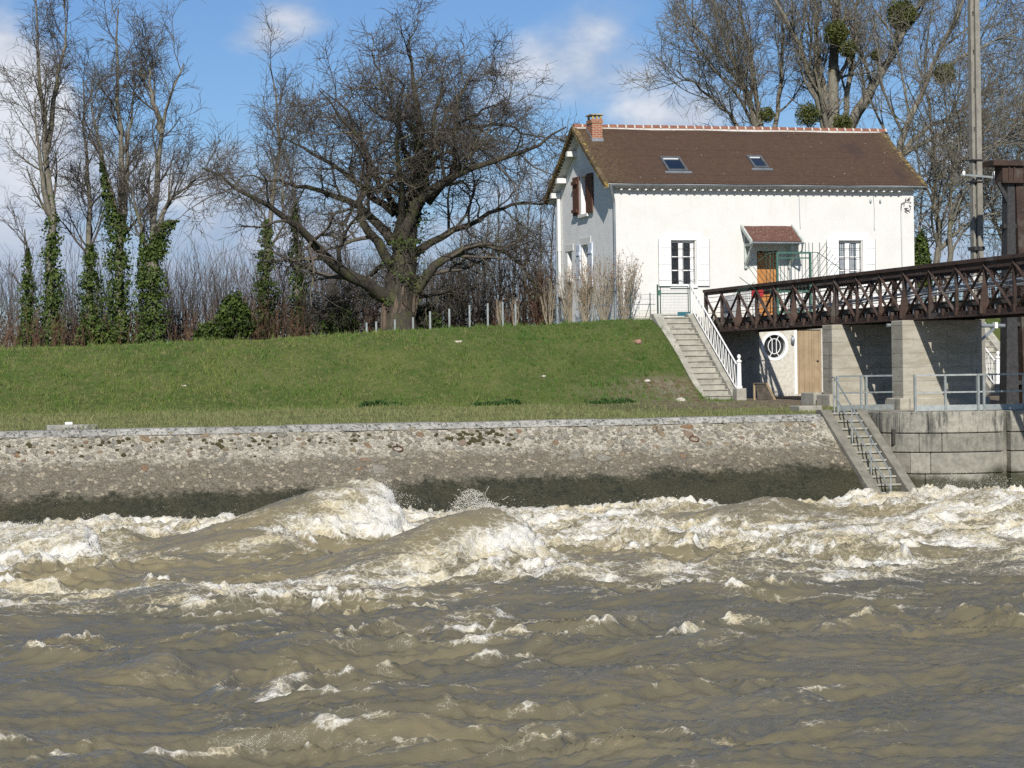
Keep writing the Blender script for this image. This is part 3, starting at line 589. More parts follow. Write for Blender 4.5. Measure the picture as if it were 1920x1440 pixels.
# ================================================================== the house
m, N = new_mat('facade_white'); p = pos(N); sz = N('SeparateXYZ', _out=2, Vector=p); n1 = N.noise(p, 1.2, 6, .65); n2 = N.noise(p, 9.0, 6, .7); n3 = N.noise(N.scalev(p, 1, 1, .25), 3.5, 5, .7)
c = N.mix(N.ss(n1, .35, .7), (.645, .634, .605), (.605, .594, .562)); c = N.mix(N.math('MULTIPLY', N.ss(n3, .60, .74), .35), c, (.55, .52, .44))
lowm = N.ss(N.math('ADD', sz, N.math('MULTIPLY', N.math('SUBTRACT', n2, .5), 1.2)), 2.25, 1.75)
stone_ = N.mix(N.ss(n2, .35, .70), (.47, .435, .36), (.60, .585, .54)); stone_ = N.mix(N.math('MULTIPLY', N.ss(N.noise(p, 2.0, 6, .7), .50, .72), .7), stone_, (.34, .29, .21))
c = N.mix(N.math('MULTIPLY', N.ss(N.noise(N.scalev(p, 4, 4, .22), 1.4, 5, .7), .56, .70), N.math('MULTIPLY', N.ss(sz, 4.6, 6.4), .45)), c, (.44, .42, .37)); c = N.mix(lowm, c, stone_)
finish(N, c, .88, N.math('ADD', N.math('MULTIPLY', n2, .5), N.noise(p, 40.0, 4, .7)), .25, .02, spec=.25)
simple('roughcast', (.74, .735, .715), (.80, .795, .775), .95, 2.0, .35, 45, bdist=.02, c3=(.68, .675, .655), c3s=1.0)
simple('white_paint', (.80, .80, .79), (.74, .74, .72), .55, 4.0, .1, 40)
simple('blue_white_paint', (.62, .68, .78), (.56, .62, .72), .6, 4.0)
simple('brown_paint', (.085, .036, .022), (.12, .052, .031), .6, 5.0, .3, 30)
simple('zinc', (.22, .25, .275), (.31, .335, .355), .42, 3.0, .1, 20, metal=.5)
simple('pvc_white', (.70, .70, .68), (.62, .62, .60), .5, 2)
simple('iron_black', (.025, .025, .027), (.045, .042, .04), .6, 9)
simple('door_wood', (.36, .155, .042), (.46, .21, .062), .5, 3.0, .25, 26, c3=(.27, .105, .03), c3s=8)
simple('tan_door', (.27, .20, .12), (.34, .255, .155), .7, 2.2, .2, 30, c3=(.20, .145, .085), c3s=1.4)
simple('grey_green_wood', (.36, .40, .37), (.47, .50, .46), .75, 4, .2, 30)
simple('soffit', (.62, .61, .585), (.70, .69, .665), .9, 3)
m, N = new_mat('window_glass'); p = pos(N)
lacen = N.ss(N.noise(N.scalev(p, 3, 1, 1), 14.0, 5, .75), .52, .66); sz = N('SeparateXYZ', _out=2, Vector=p)
finish(N, N.mix(N.math('MULTIPLY', lacen, .55), (.018, .02, .024), (.17, .175, .185)), .08, spec=.5)
simple('sky_glass', (.012, .02, .035), (.02, .03, .05), .03, 1, spec=.8)
simple('room_dark', (.02, .018, .016), (.03, .027, .024), .9)
# roof tiles: one mesh of lapped courses; colour from lichen and weather
m, N = new_mat('roof_tile'); p = pos(N); sx = N('SeparateXYZ', _out=0, Vector=p)
n1 = N.noise(p, .9, 6, .65); n2 = N.noise(p, 8.0, 6, .7); n3 = N.noise(p, 22.0, 3, .6)
br = N('TexBrick', _out=0, _props={'offset': .5}, Vector=N.vmath('MULTIPLY', N('TexCoord', _out=3), (1, 1, 1)), Color1=(.090, .055, .039), Color2=(.066, .041, .030), Mortar=(.04, .025, .02), Scale=1.0, Mortar_Size=.006, Brick_Width=.17, Row_Height=.11)
c = N.mix(.55, br, N.mix(N.ss(n2, .35, .68), (.072, .045, .033), (.098, .064, .044)))
stn = N.ss(N.noise(N.vmath('ADD', N.scalev(p, 1.0, .5, .5), (N_ := (1.3, 8.7, .2))), .8, 5, .6), .56, .66); c = N.mix(N.math('MULTIPLY', stn, .55), c, (.048, .034, .032))
edge = N.math('MAXIMUM', N.ss(sx, 25.6, 24.0), N.ss(sx, 35.3, 36.0))
lich = N.math('MULTIPLY', N.ss(n3, .60, .68), N.math('MULTIPLY_ADD', edge, .55, .08)); c = N.mix(lich, c, N.mix(N.ss(n2, .45, .6), (.33, .24, .045), (.33, .32, .26)))
c = N.mix(N.math('MULTIPLY', edge, N.math('MULTIPLY', N.ss(n2, .4, .7), .5)), c, (.12, .10, .045))
c = N.mix(N.ss(N.noise(p, 11.0, 2, .4), .745, .775), c, (.40, .37, .30))
finish(N, c, .9, N.math('ADD', n2, br), .4, .02, spec=.2)
simple('ridge_terracotta', (.19, .078, .050), (.25, .105, .066), .8, 5, .3, 40, per=.15, c3=(.16, .085, .06), c3s=6)
simple('mortar_white', (.44, .41, .37), (.54, .51, .46), .9, 9)
simple('verge_brown', (.075, .05, .03), (.13, .095, .05), .9, 9, .4, 40, c3=(.36, .26, .05), c3s=7, c3lo=.55, c3hi=.62, per=.35)
m, N = new_mat('chimney_brick'); p = pos(N); sz = N('SeparateXYZ', _out=2, Vector=p); v = N.vmath('ADD', N('CombineXYZ', X=N.math('ADD', N('SeparateXYZ', _out=0, Vector=p), N('SeparateXYZ', _out=1, Vector=p)), Y=sz, Z=0.0), (0, 0, 0))
br = N('TexBrick', _out=0, Vector=v, Color1=(.34, .125, .06), Color2=(.26, .085, .042), Mortar=(.42, .36, .29), Scale=1.0, Mortar_Size=.008, Brick_Width=.21, Row_Height=.065)
bf = N('TexBrick', _out=1, Vector=v, Scale=1.0, Mortar_Size=.008, Brick_Width=.21, Row_Height=.065)
c = N.mix(N.math('MULTIPLY', N.ss(sz, 9.13, 9.25), N.ss(N.noise(p, 12.0, 5, .7), .35, .55)), br, (.42, .33, .12)); c = N.mix(N.ss(N.noise(p, 20., 4, .7), .55, .75), c, (.20, .10, .06))
finish(N, c, .9, N.math('SUBTRACT', 1.0, bf), .6, .012, spec=.2)

HX0, HX1, HY0, HY1 = 24.27, 35.70, 75.0, 82.05; RY, RZ = 78.52, 9.0; EY, EZ = 74.70, 6.60
house = thing('house', (30, 78.5, -1), 'white lock keeper house with a brown tiled roof', 'house')
def wall_poly(name, outer, holes, frame, depth, mat, parent):
    """a wall sheet with real openings and reveals. frame: 2D -> 3D; depth: inward vector"""
    polys = [[Vector((a, b, 0)) for a, b in outer]] + [[Vector((a, b, 0)) for a, b in h] for h in holes]
    flat = [q for pl in polys for q in pl]; tris = geometry.tessellate_polygon(polys)
    mb = MB(); mb.add([frame(q.x, q.y) for q in flat], [tuple(t) for t in tris])
    for h in holes:
        A = [Vector(frame(a, b)) for a, b in h]; B = [q + Vector(depth) for q in A]; n = len(h)
        mb.add(A + B, [(i, (i + 1) % n, n + (i + 1) % n, n + i) for i in range(n)])
    return mb.build(name, mat, parent)
def rect(a, b, c, d): return [(a, c), (b, c), (b, d), (a, d)]
WL = (26.34, 27.24, 3.03, 4.63); WR = (32.74, 33.63, 3.00, 4.63); DR = (29.58, 30.38, 1.90, 4.25); CD = (31.07, 32.01, -.90, 1.42)
RC = (30.21, .83, .43); rnd_hole = [(RC[0] + RC[2] * math.cos(2 * math.pi * i / 36), RC[1] + RC[2] * math.sin(2 * math.pi * i / 36)) for i in range(36)]
wall_poly('wall', rect(HX0, HX1, -1.3, 6.72), [rect(*WL), rect(*WR), rect(*DR), rect(*CD), rnd_hole], lambda a, b: (a, HY0, b), (0, .3, 0), 'facade_white', house)
GU = (78.12, 78.98, 5.80, 7.20); GL = (78.08, 79.02, 3.1, 4.68); GS = (80.3, 80.85, 3.5, 4.55)
def roofz(y): return RZ - abs(y - RY) * (RZ - EZ) / (RY - EY)
gab = [(HY0, -1.3), (HY0, roofz(HY0) - .13), (RY, RZ - .15), (HY1, roofz(HY1) - .13), (HY1, -1.3)]
wall_poly('wall', gab, [rect(*GU), rect(*GL), rect(*GS)], lambda a, b: (HX0, a, b), (.3, 0, 0), 'roughcast', house)
wall_poly('wall', gab, [], lambda a, b: (HX1, a, b), (-.3, 0, 0), 'roughcast', house)
wall_poly('wall', rect(HX0, HX1, -1.3, 6.72), [], lambda a, b: (a, HY1, b), (0, -.3, 0), 'roughcast', house)
MB().box(HX0 + .32, HX1 - .32, HY0 + .34, HY1 - .32, 1.0, 6.2).build('room', 'room_dark', house)
MB().box(29.7, 32.5, HY0 + .34, HY1 - 2, -1.2, .95).build('cellar', 'room_dark', house)
for xa, xb in ((HX0 - .012, 24.70), (35.24, HX1 + .012)): MB().box(xa, xb, HY0 - .022, HY0 + .02, 1.4, 6.40).build('corner_pilaster', 'facade_white', house)
# roof
X0, X1 = 23.87, 36.06
def slope(y_e, sgn, name):
    n = 44; V = []; F = []
    for k in range(n):
        for e in (0, 1):
            t = (k + e) / n; y = y_e + (RY - y_e) * t; z = EZ + (RZ - EZ) * t + (.016 if e == 0 else -.004)
            for j in range(13):
                x = X0 + (X1 - X0) * j / 12; V.append((x, y, z + .012 * math.sin(x * 1.7 + y) - .012 * math.sin(math.pi * j / 12)))
    for r_ in range(2 * n - 1):
        for j in range(12): F.append((r_ * 13 + j, r_ * 13 + j + 1, (r_ + 1) * 13 + j + 1, (r_ + 1) * 13 + j))
    mb = MB(); mb.add(V, F); return mb.build(name, 'roof_tile', house)
rf = slope(EY, 1, 'roof'); rf2 = slope(2 * RY - EY, -1, 'roof')
for ye in (EY + .02, 2 * RY - EY - .02):
    MB().prism([(X0 + .03, ye, EZ - .02), (X0 + .03, RY, RZ - .03), (X0 + .03, RY, RZ - .13), (X0 + .03, ye, EZ - .12)], (X1 - X0 - .06, 0, 0)).build('soffit_boards', 'soffit', house)
tl = .335; nrt = int((X1 - X0) / tl)
def halfcyl(xa, xb, r_, y, z, n=8):
    P = []; mb = MB()
    for x in (xa, xb):
        for i in range(n + 1): a = math.pi * i / n; P.append((x, y - r_ * 1.05 * math.cos(a), z + r_ * math.sin(a)))
    F = [(i, i + 1, n + 2 + i, n + 1 + i) for i in range(n)] + [tuple(range(n + 1)), tuple(range(n + 1, 2 * n + 2))]
    return mb.add(P, F)
t0 = halfcyl(X0, X0 + tl * .86, .125, RY, RZ - .03).build('ridge_tile', 'ridge_terracotta', rf, True)
j0 = halfcyl(X0 + tl * .85, X0 + tl * 1.01, .140, RY, RZ - .035).build('mortar_joint', 'mortar_white', rf, True)
for k in range(1, nrt + 1):
    if X0 + k * tl + tl * .5 > X1 + .1: break
    inst(t0, 'ridge_tile', rf, (k * tl, 0, random.uniform(-.006, .006))); inst(j0, 'mortar_joint', rf, (k * tl, 0, random.uniform(-.006, .006)))
MB().prism([(X0, RY - .17, RZ - .115), (X0, RY - .11, RZ - .02), (X0, RY + .11, RZ - .02), (X0, RY + .17, RZ - .115)], (X1 - X0, 0, 0)).build('ridge_bedding', 'mortar_white', rf)
nv = 23
for (xx, out) in ((X0, -1), (X1, 1)):
    for ye, par in ((EY, rf), (2 * RY - EY, rf2)):
        for k in range(nv):
            t = (k + .5) / nv; y = ye + (RY - ye) * t; z = EZ + (RZ - EZ) * t; dy = (RY - ye) / nv * .5; dz = (RZ - EZ) / nv * .5
            MB().prism([(xx - .09, y - dy * 1.1, z - dz * 1.1 + .035), (xx - .09, y + dy, z + dz + .012), (xx - .09, y + dy, z + dz - .10), (xx - .09, y - dy * .9, z - dz - .16)], (.18, 0, 0)).build('verge_tile', 'verge_brown', par)
# purlins that carry the verge
for y in (76.2, 77.5, 79.52, 80.9, 81.7):
    z = roofz(y) - .25
    MB().box(X0 + .02, HX0 + .05, y - .11, y + .11, z - .13, z + .06).build('purlin_end', 'soffit', house)
# rafter ends and gutter
r0 = MB().box(24.42, 24.485, EY + .06, HY0 + .05, 6.375, 6.44).build('rafter_end', 'white_paint', house)
for k in range(1, 36): inst(r0, 'rafter_end', house, (k * .303, 0, 0))
MB().box(HX0, HX1, EY + .1, HY0 + .02, 6.46, 6.49).build('eave_board', 'soffit', house)
g = MB(); P = []; n = 7
for x in (X0 + .1, X1 + .02):
    for i in range(n + 1): a = math.pi + math.pi * i / n; P.append((x, EY - .035 + .075 * math.cos(a), EZ - .03 + .075 * math.sin(a)))
g.add(P, [(i, i + 1, n + 2 + i, n + 1 + i) for i in range(n)] + [tuple(range(n + 1)), tuple(range(n + 1, 2 * n + 2))]); g.build('gutter', 'zinc', house, True)
MB().tube([(24.02, EY - .04, 6.52), (24.05, EY - .02, 6.40), (24.20, 74.90, 6.05), (24.22, 74.92, 5.9), (24.22, 74.92, 1.7)], .052, 10).build('downpipe', 'zinc', house, True)
MB().tube([(35.95, EY - .02, 6.45), (35.85, 74.8, 6.3), (35.74, 75.3, 6.0)], .035, 8).build('gutter_strut', 'zinc', house, True)
MB().tube([(24.18, 81.62, 6.75), (24.18, 81.62, 4.6)], .075, 10).build('downpipe', 'pvc_white', house, True)
MB().tube([(24.18, 81.62, 4.7), (24.18, 81.62, 2.9)], .062, 10).build('downpipe', 'pvc_white', house, True)
MB().tube([(24.17, 81.95, 6.3), (24.17, 81.95, 2.8)], .05, 10).build('downpipe', 'zinc', house, True)
MB().tube([(24.16, 81.9, 3.0), (24.16, 81.9, 1.6)], .085, 10).build('downpipe_boot', 'zinc', house, True)
# skylights
simple('frame_grey', (.075, .08, .085), (.11, .115, .12), .5, 4)
def skylight(x0, x1, ya, yb):
    zf = lambda y: EZ + (RZ - EZ) * (y - EY) / (RY - EY); q = Vector((0, -(RZ - EZ), RY - EY)).normalized()
    def quad(xa, xb, yy0, yy1, h0, h1):
        P = [Vector((x, y, zf(y))) + q * h for h in (h0, h1) for (x, y) in ((xa, yy0), (xb, yy0), (xb, yy1), (xa, yy1))]
        return MB().add(P, [(0, 3, 2, 1), (4, 5, 6, 7), (0, 1, 5, 4), (1, 2, 6, 5), (2, 3, 7, 6), (3, 0, 4, 7)])
    s_ = MB(); f_ = .075
    for a in ((x0, x1, ya, ya + f_), (x0, x1, yb - f_ * 1.6, yb), (x0, x0 + f_, ya + f_, yb - f_ * 1.6), (x1 - f_, x1, ya + f_, yb - f_ * 1.6)):
        t = quad(*a, -.02, .07); s_.add(t.v, t.f)
    so = s_.build('skylight', 'frame_grey', rf)
    t = quad(x0 + f_ + .02, x1 - f_ - .02, yb - f_ * 1.6 - .035, yb - f_ * 1.6, 0, .055); t.build('sash_rail', 'white_paint', so)
    quad(x0 + f_, x1 - f_, ya + f_, yb - f_ * 1.6, -.01, .03).build('pane', 'sky_glass', so)
    quad(x0 - .12, x1 + .12, ya - .12, ya, 0, .025).build('flashing', 'zinc', so)
skylight(26.44, 27.20, 75.50, 76.42); skylight(29.83, 30.40, 75.76, 76.58)
# chimney
ch = MB().box(24.27, 24.66, 77.52, 78.12, 7.9, 9.17).build('chimney', 'chimney_brick', house)
MB().box(24.245, 24.685, 77.495, 78.145, 9.03, 9.16).build('brick_collar', 'chimney_brick', ch)
for (a, b) in ((24.28, 77.53), (24.58, 77.53), (24.28, 78.03), (24.58, 78.03), (24.43, 77.53)): MB().box(a, a + .07, b, b + .07, 9.17, 9.31).build('cap_foot', 'chimney_brick', ch)
MB().prism([(24.22, 77.47, 9.31), (24.71, 77.47, 9.31), (24.71, 78.17, 9.31), (24.22, 78.17, 9.31)], (.0, 0, .055)).build('cap_slab', 'concrete_old', ch, bevel=.01)
MB().box(24.24, 24.69, 77.485, 77.519, roofz(77.5) - .02, roofz(77.5) + .11).build('flashing', 'zinc', ch)
MB().prism([(24.255, 77.5, roofz(77.5)), (24.255, 78.12, roofz(78.12)), (24.255, 78.12, roofz(78.12) + .12), (24.255, 77.5, roofz(77.5) + .12)], (.014, 0, 0)).build('flashing', 'zinc', ch)
# front windows
def window(x0, x1, z0, z1, glass, rows=3):
    y = HY0 + .13; fr = MB(); mid = (x0 + x1) / 2
    fr.box(x0, x1, y, y + .05, z1 - .10, z1); fr.box(x0, x1, y, y + .05, z0, z0 + .05)
    fr.box(x0, x0 + .05, y + .001, y + .05, z0 + .05, z1 - .10); fr.box(x1 - .14, x1, y + .001, y + .05, z0 + .05, z1 - .10); fr.box(mid - .105 - .03, mid + .07 - .03, y - .015, y + .05, z0 + .05, z1 - .10)
    wo_ = fr.build('window', 'white_paint', house)
    zz = [z0 + .05 + (z1 - .15 - z0) * i / rows for i in range(rows + 1)]
    for (a, b) in ((x0 + .05, mid - .135), (mid + .04, x1 - .14)):
        for i in range(rows): MB().box(a, b, y + .02, y + .03, zz[i] + .018, zz[i + 1] - .018).build('pane', glass, wo_)
        for i in range(1, rows): MB().box(a, b, y + .003, y + .045, zz[i] - .018, zz[i] + .018).build('glazing_bar', 'white_paint', wo_)
    gr = MB(); gy = HY0 + .05
    for i in range(5): gx_ = x0 + .04 + (x1 - x0 - .08) * i / 4; gr.tube([(gx_, gy, z0 + .02), (gx_, gy, z1 - .12)], .008, 5)
    for zf in (.12, .35, .62, .82): gr.tube([(x0, gy, z0 + (z1 - z0) * zf), (x1, gy, z0 + (z1 - z0) * zf)], .008, 5)
    for i in range(4):
        cx = x0 + .04 + (x1 - x0 - .08) * (i + .5) / 4; gr.tube([(cx + .07 * math.cos(a), gy, z0 + .11 + .07 * math.sin(a)) for a in [k * math.pi / 4 for k in range(9)]], .007, 4, False)
    gr.build('grille', 'iron_black', wo_)
    MB().box(x0 - .28, x1 + .28, HY0 - .028, HY0 + .01, z1 + .0, z1 + .26).build('lintel', 'white_paint', wo_)
    MB().box(x0 - .06, x1 + .06, HY0 - .07, HY0 + .12, z0 - .09, z0).build('sill', 'white_paint', wo_)
    for s_, xa in ((-1, x0 - .50), (1, x1 + .03)):
        xb = xa + .47; sh = MB().box(xa, xb, HY0 - .085, HY0 - .045, z0 - .02, z1 + .01).build('shutter', 'white_paint', wo_)
        for zf in (.14, .50, .86): zz_ = z0 + (z1 - z0) * zf; MB().box(xa + .02, xb - .02, HY0 - .107, HY0 - .085, zz_ - .05, zz_ + .05).build('batten', 'white_paint', wo_)
        for a, b in ((.18, .46), (.54, .82)): MB().bar((xa + .05, HY0 - .096, z0 + (z1 - z0) * b), (xb - .05, HY0 - .096, z0 + (z1 - z0) * a), .018, .07).build('brace', 'white_paint', wo_)
        hx = xa if s_ < 0 else xb; MB().tube([(hx, HY0 - .1, z0), (hx, HY0 - .1, z1 + .04)], .009, 5).build('shutter_bar', 'zinc', wo_)
    return wo_
window(*WL, 'window_glass')
simple('blue_glass', (.10, .125, .155), (.20, .23, .26), .1, 9.0, spec=.5)
wr = window(*WR, 'blue_glass')
gb = MB()
for i in range(9): gxx = WR[0] + .06 + i * .078; gb.box(gxx - .006, gxx + .006, HY0 + .118, HY0 + .128, WR[2] + .06, WR[3] - .12)
gb.build('glazing_lattice', 'white_paint', wr)
# door, porch roof
dr = MB().box(DR[0], DR[1], HY0 + .16, HY0 + .21, DR[2], DR[3]).build('door', 'door_wood', house)
for xa, xb in ((DR[0] + .09, DR[0] + .36), (DR[0] + .44, DR[1] - .09)):
    for za, zb in ((2.05, 2.75), (2.9, 3.55), (3.68, 4.12)): MB().box(xa, xb, HY0 + .135, HY0 + .162, za, zb).build('door_panel', 'door_wood', dr, bevel=.01)
MB().box(DR[0] - .02, DR[1] + .02, HY0 + .10, HY0 + .159, DR[3] - .07, DR[3] + .005).build('door_head', 'brown_paint', dr)
MB().tube([(DR[0] + .08, HY0 + .10, 2.95), (DR[0] + .19, HY0 + .10, 2.95)], .012, 6).build('handle', 'iron_black', dr)
MB().box(DR[0] - .1, DR[1] + .1, HY0 - .35, HY0 + .15, 1.72, 1.89).build('door_step', 'concrete_old', house)
simple('porch_tile', (.105, .050, .036), (.145, .072, .052), .85, 6, .5, 40, c3=(.36, .31, .26), c3s=14, c3lo=.6, c3hi=.66)
pa = Vector((29.00, 74.98, 5.14)); pb = Vector((30.90, 74.98, 5.14)); py1, pz1 = 74.02, 4.52
V = []; F = []; nrow = 14
for k in range(nrow):
    for e in (0, 1):
        t = (k + e) / nrow; y = 74.98 + (py1 - 74.98) * t; z = 5.14 + (pz1 - 5.14) * t + (.014 if e else -.002)
        for x in np.linspace(29.00, 30.92, 9): V.append((x, y, z + random.uniform(-.006, .006)))
for r_ in range(2 * nrow - 1):
    for j in range(8): F.append((r_ * 9 + j, r_ * 9 + j + 1, r_ * 9 + 10 + j, r_ * 9 + 9 + j))
pr = MB(); pr.add(V, F); pr = pr.build('porch_roof', 'porch_tile', house)
MB().prism([(29.02, 74.98, 5.12), (29.02, py1 + .02, pz1 - .02), (29.02, py1 + .02, pz1 - .06), (29.02, 74.98, 5.08)], (1.88, 0, 0)).build('boards', 'grey_green_wood', pr)
for x in (28.96, 30.90): MB().prism([(x, 74.98, 5.20), (x, py1 - .02, pz1 + .06), (x, py1 - .02, pz1 - .08), (x, 74.98, 5.06)], (.07, 0, 0)).build('bargeboard', 'grey_green_wood', pr)
MB().tube([(28.98, py1 - .04, pz1 - .04), (30.98, py1 - .04, pz1 - .05)], .035, 8).build('gutter', 'zinc', pr, True)
MB().tube([(30.93, py1 - .03, pz1 - .06), (30.93, py1 + .05, pz1 - .32), (30.85, 74.75, pz1 - .62), (30.82, 74.93, pz1 - .7), (30.82, 74.93, 1.9)], .032, 8).build('downpipe', 'zinc', pr, True)
for x in (29.08, 30.76):
    b = MB(); b.box(x, x + .09, 74.9, 74.985, 3.62, 4.98); b.box(x, x + .09, 74.1, 74.9, 4.40, 4.50); b.bar((x + .045, 74.93, 3.75), (x + .045, 74.2, 4.42), .09, .10); b.build('bracket', 'grey_green_wood', pr)
# cellar
cd = MB().box(CD[0], (CD[0] + CD[1]) / 2 + .12, HY0 + .06, HY0 + .11, CD[2], CD[3]).build('cellar_door', 'tan_door', house)
MB().box((CD[0] + CD[1]) / 2 + .13, CD[1], HY0 + .058, HY0 + .11, CD[2], CD[3]).build('door_leaf', 'tan_door', cd)
for i in range(5): xx = CD[0] + .1 + i * .19; MB().box(xx, xx + .006, HY0 + .056, HY0 + .062, CD[2], CD[3]).build('board_joint', 'brown_paint', cd)
MB().lathe((CD[1] - .13, HY0 + .03, .28), [(.02, -.02), (.045, 0), (.03, .03)], 10).build('handle', 'iron_black', cd)
MB().box(CD[0] - .10, CD[0] - .003, HY0 - .015, HY0 + .2, CD[2], CD[3] + .1).build('door_jamb', 'white_paint', house)
rw = MB(); ring = lambda r_, y: [(RC[0] + r_ * math.cos(2 * math.pi * i / 32), y, RC[1] + r_ * math.sin(2 * math.pi * i / 32)) for i in range(32)]
A, B, C_, D_ = ring(.52, HY0 - .02), ring(.415, HY0 - .02), ring(.52, HY0 + .01), ring(.415, HY0 + .2)
rw.add(A + B + C_ + D_, [f_ for i in range(32) for f_ in ((i, (i + 1) % 32, 32 + (i + 1) % 32, 32 + i), (i, (i + 1) % 32, 64 + (i + 1) % 32, 64 + i), (32 + i, 32 + (i + 1) % 32, 96 + (i + 1) % 32, 96 + i))])
rwo = rw.build('round_window', 'white_paint', house)
MB().add(ring(.41, HY0 + .16), [tuple(range(32))]).build('pane', 'window_glass', rwo)
g = MB(); gy = HY0 + .03
g.tube([(RC[0] + .235 * math.cos(a), gy, RC[1] + .27 * math.sin(a)) for a in [k * math.pi / 14 for k in range(29)]], .016, 6, False)
for s_ in (-1, 1):
    g.tube([(RC[0] + s_ * .08, gy, RC[1] - .26), (RC[0] + s_ * .08, gy, RC[1] + .26)], .016, 6)
    for t_ in (-1, 1): g.tube([(RC[0] + s_ * .10, gy, RC[1] + t_ * .245), (RC[0] + s_ * .2, gy, RC[1] + t_ * .40)], .014, 6)
g.build('grille', 'white_paint', rwo)
lp = MB().lathe((30.88, HY0 - .09, 1.02), [(.02, .16), (.05, .12), (.075, .02), (.06, -.08), (.02, -.12)], 10).build('wall_lamp', 'zinc', house, True)
MB().tube([(30.88, HY0, 1.22), (30.88, HY0 - .09, 1.18)], .012, 6).build('lamp_arm', 'iron_black', lp)
# gable windows
def gwin(Y0_, Y1_, z0, z1, smat, sh, rows):
    x = HX0 + .16; f = MB(); mid = (Y0_ + Y1_) / 2
    for a in ((Y0_, Y1_, z1 - .07, z1), (Y0_, Y1_, z0, z0 + .06), (Y0_, Y0_ + .07, z0 + .06, z1 - .07), (Y1_ - .07, Y1_, z0 + .06, z1 - .07), (mid - .05, mid + .05, z0 + .06, z1 - .07)): f.box(x, x + .05, a[0], a[1], a[2], a[3])
    wo_ = f.build('window', 'white_paint' if smat != 'brown_paint' else 'brown_paint', house)
    for (a, b) in ((Y0_ + .07, mid - .05), (mid + .05, Y1_ - .07)): MB().box(x + .02, x + .03, a, b, z0 + .06, z1 - .07).build('pane', 'window_glass', wo_)
    MB().box(HX0 - .11, HX0 + .15, Y0_ - .14, Y1_ + .14, z0 - .11, z0 - .002).build('sill', 'soffit', wo_)
    MB().box(HX0 - .018, HX0 + .01, Y0_ - .22, Y1_ + .22, z1, z1 + .26).build('lintel', 'soffit', wo_)
    return wo_
wu = gwin(*GU, 'brown_paint', 1, 2)
# left leaf folded back on the wall, right leaf standing open at an angle
MB().prism([(HX0 - .05, GU[1] + .10, GU[2]), (HX0 - .07, GU[1] + .74, GU[2]), (HX0 - .07, GU[1] + .74, GU[3] + .02), (HX0 - .05, GU[1] + .10, GU[3] + .02)], (-.045, -.003, 0)).build('shutter', 'brown_paint', wu)
for zf in (.12, .86): MB().box(HX0 - .165, HX0 - .12, GU[1] + .12, GU[1] + .76, GU[2] + zf * 1.4 - .06, GU[2] + zf * 1.4 + .06).build('batten', 'brown_paint', wu)
MB().box(HX0 - .085, HX0 - .045, GU[0] - .72, GU[0] - .04, GU[2], GU[3] + .02).build('shutter', 'brown_paint', wu)
wl_ = gwin(*GL, 'blue_white_paint', 1, 2)
for (a, b) in ((GL[1] + .04, GL[1] + .52), (GL[0] - .52, GL[0] - .04)):
    MB().box(HX0 - .07, HX0 - .03, a, b, GL[2], GL[3] + .02).build('shutter', 'blue_white_paint', wl_)
    for zf in (.25, .8): MB().box(HX0 - .095, HX0 - .07, a + .02, b - .02, GL[2] + 1.58 * zf - .05, GL[2] + 1.58 * zf + .05).build('batten', 'blue_white_paint', wl_)
gwin(*GS, 'brown_paint', 0, 1)
vent = [(HX0 - .02, 77.0 + .32 * math.cos(a), 2.02 + .42 * math.sin(a)) for a in [math.pi * i / 12 for i in range(13)]]
vo_ = MB().prism([(x, 78.55 + (y - 77.0), z) for x, y, z in vent], (.03, 0, 0)).build('arched_vent', 'white_paint', house)
MB().prism([(HX0 - .028, 78.55 + (y - 77.0) * .6, 1.95 + (z - 2.02) * .65) for x, y, z in vent], (.012, 0, 0)).build('opening', 'room_dark', vo_)
# wires and insulators on the front
MB().tube([(31.23, HY0 - .012, 6.28), (31.24, HY0 - .012, 5.5), (31.26, HY0 - .012, 5.04)], .012, 5).build('wall_cable', 'zinc', house)
MB().tube([(34.12, HY0 - .012, 6.28), (34.16, HY0 - .012, 5.7), (34.14, HY0 - .012, 5.1), (34.16, HY0 - .012, 4.98)], .011, 5).build('wall_cable', 'zinc', house)
MB().tube([(35.22, HY0 - .014, 6.0), (35.20, HY0 - .014, 5.7), (35.22, HY0 - .014, 2.6)], .011, 5).build('wall_cable', 'zinc', house)
ib = MB(); rgi = random.Random(3)
for k in range(9):
    a = Vector((35.36 + rgi.uniform(-.12, .22), HY0 - .05, 5.98 + rgi.uniform(-.3, .18))); ib.tube([a, a + Vector((rgi.uniform(-.12, .12), -.08, rgi.uniform(-.1, .1)))], .016, 5)
ib.tube([(35.2, HY0 - .02, 5.7), (35.22, HY0 - .05, 5.95), (35.4, HY0 - .1, 6.08), (35.6, HY0 - .06, 6.0)], .012, 5); ib.build('insulator_bracket', 'iron_black', house)
for x in (34.0, 34.38): MB().lathe((x, HY0 - .04, 6.05), [(.015, .06), (.035, .03), (.04, -.02), (.02, -.06)], 8).build('insulator', 'zinc', house)
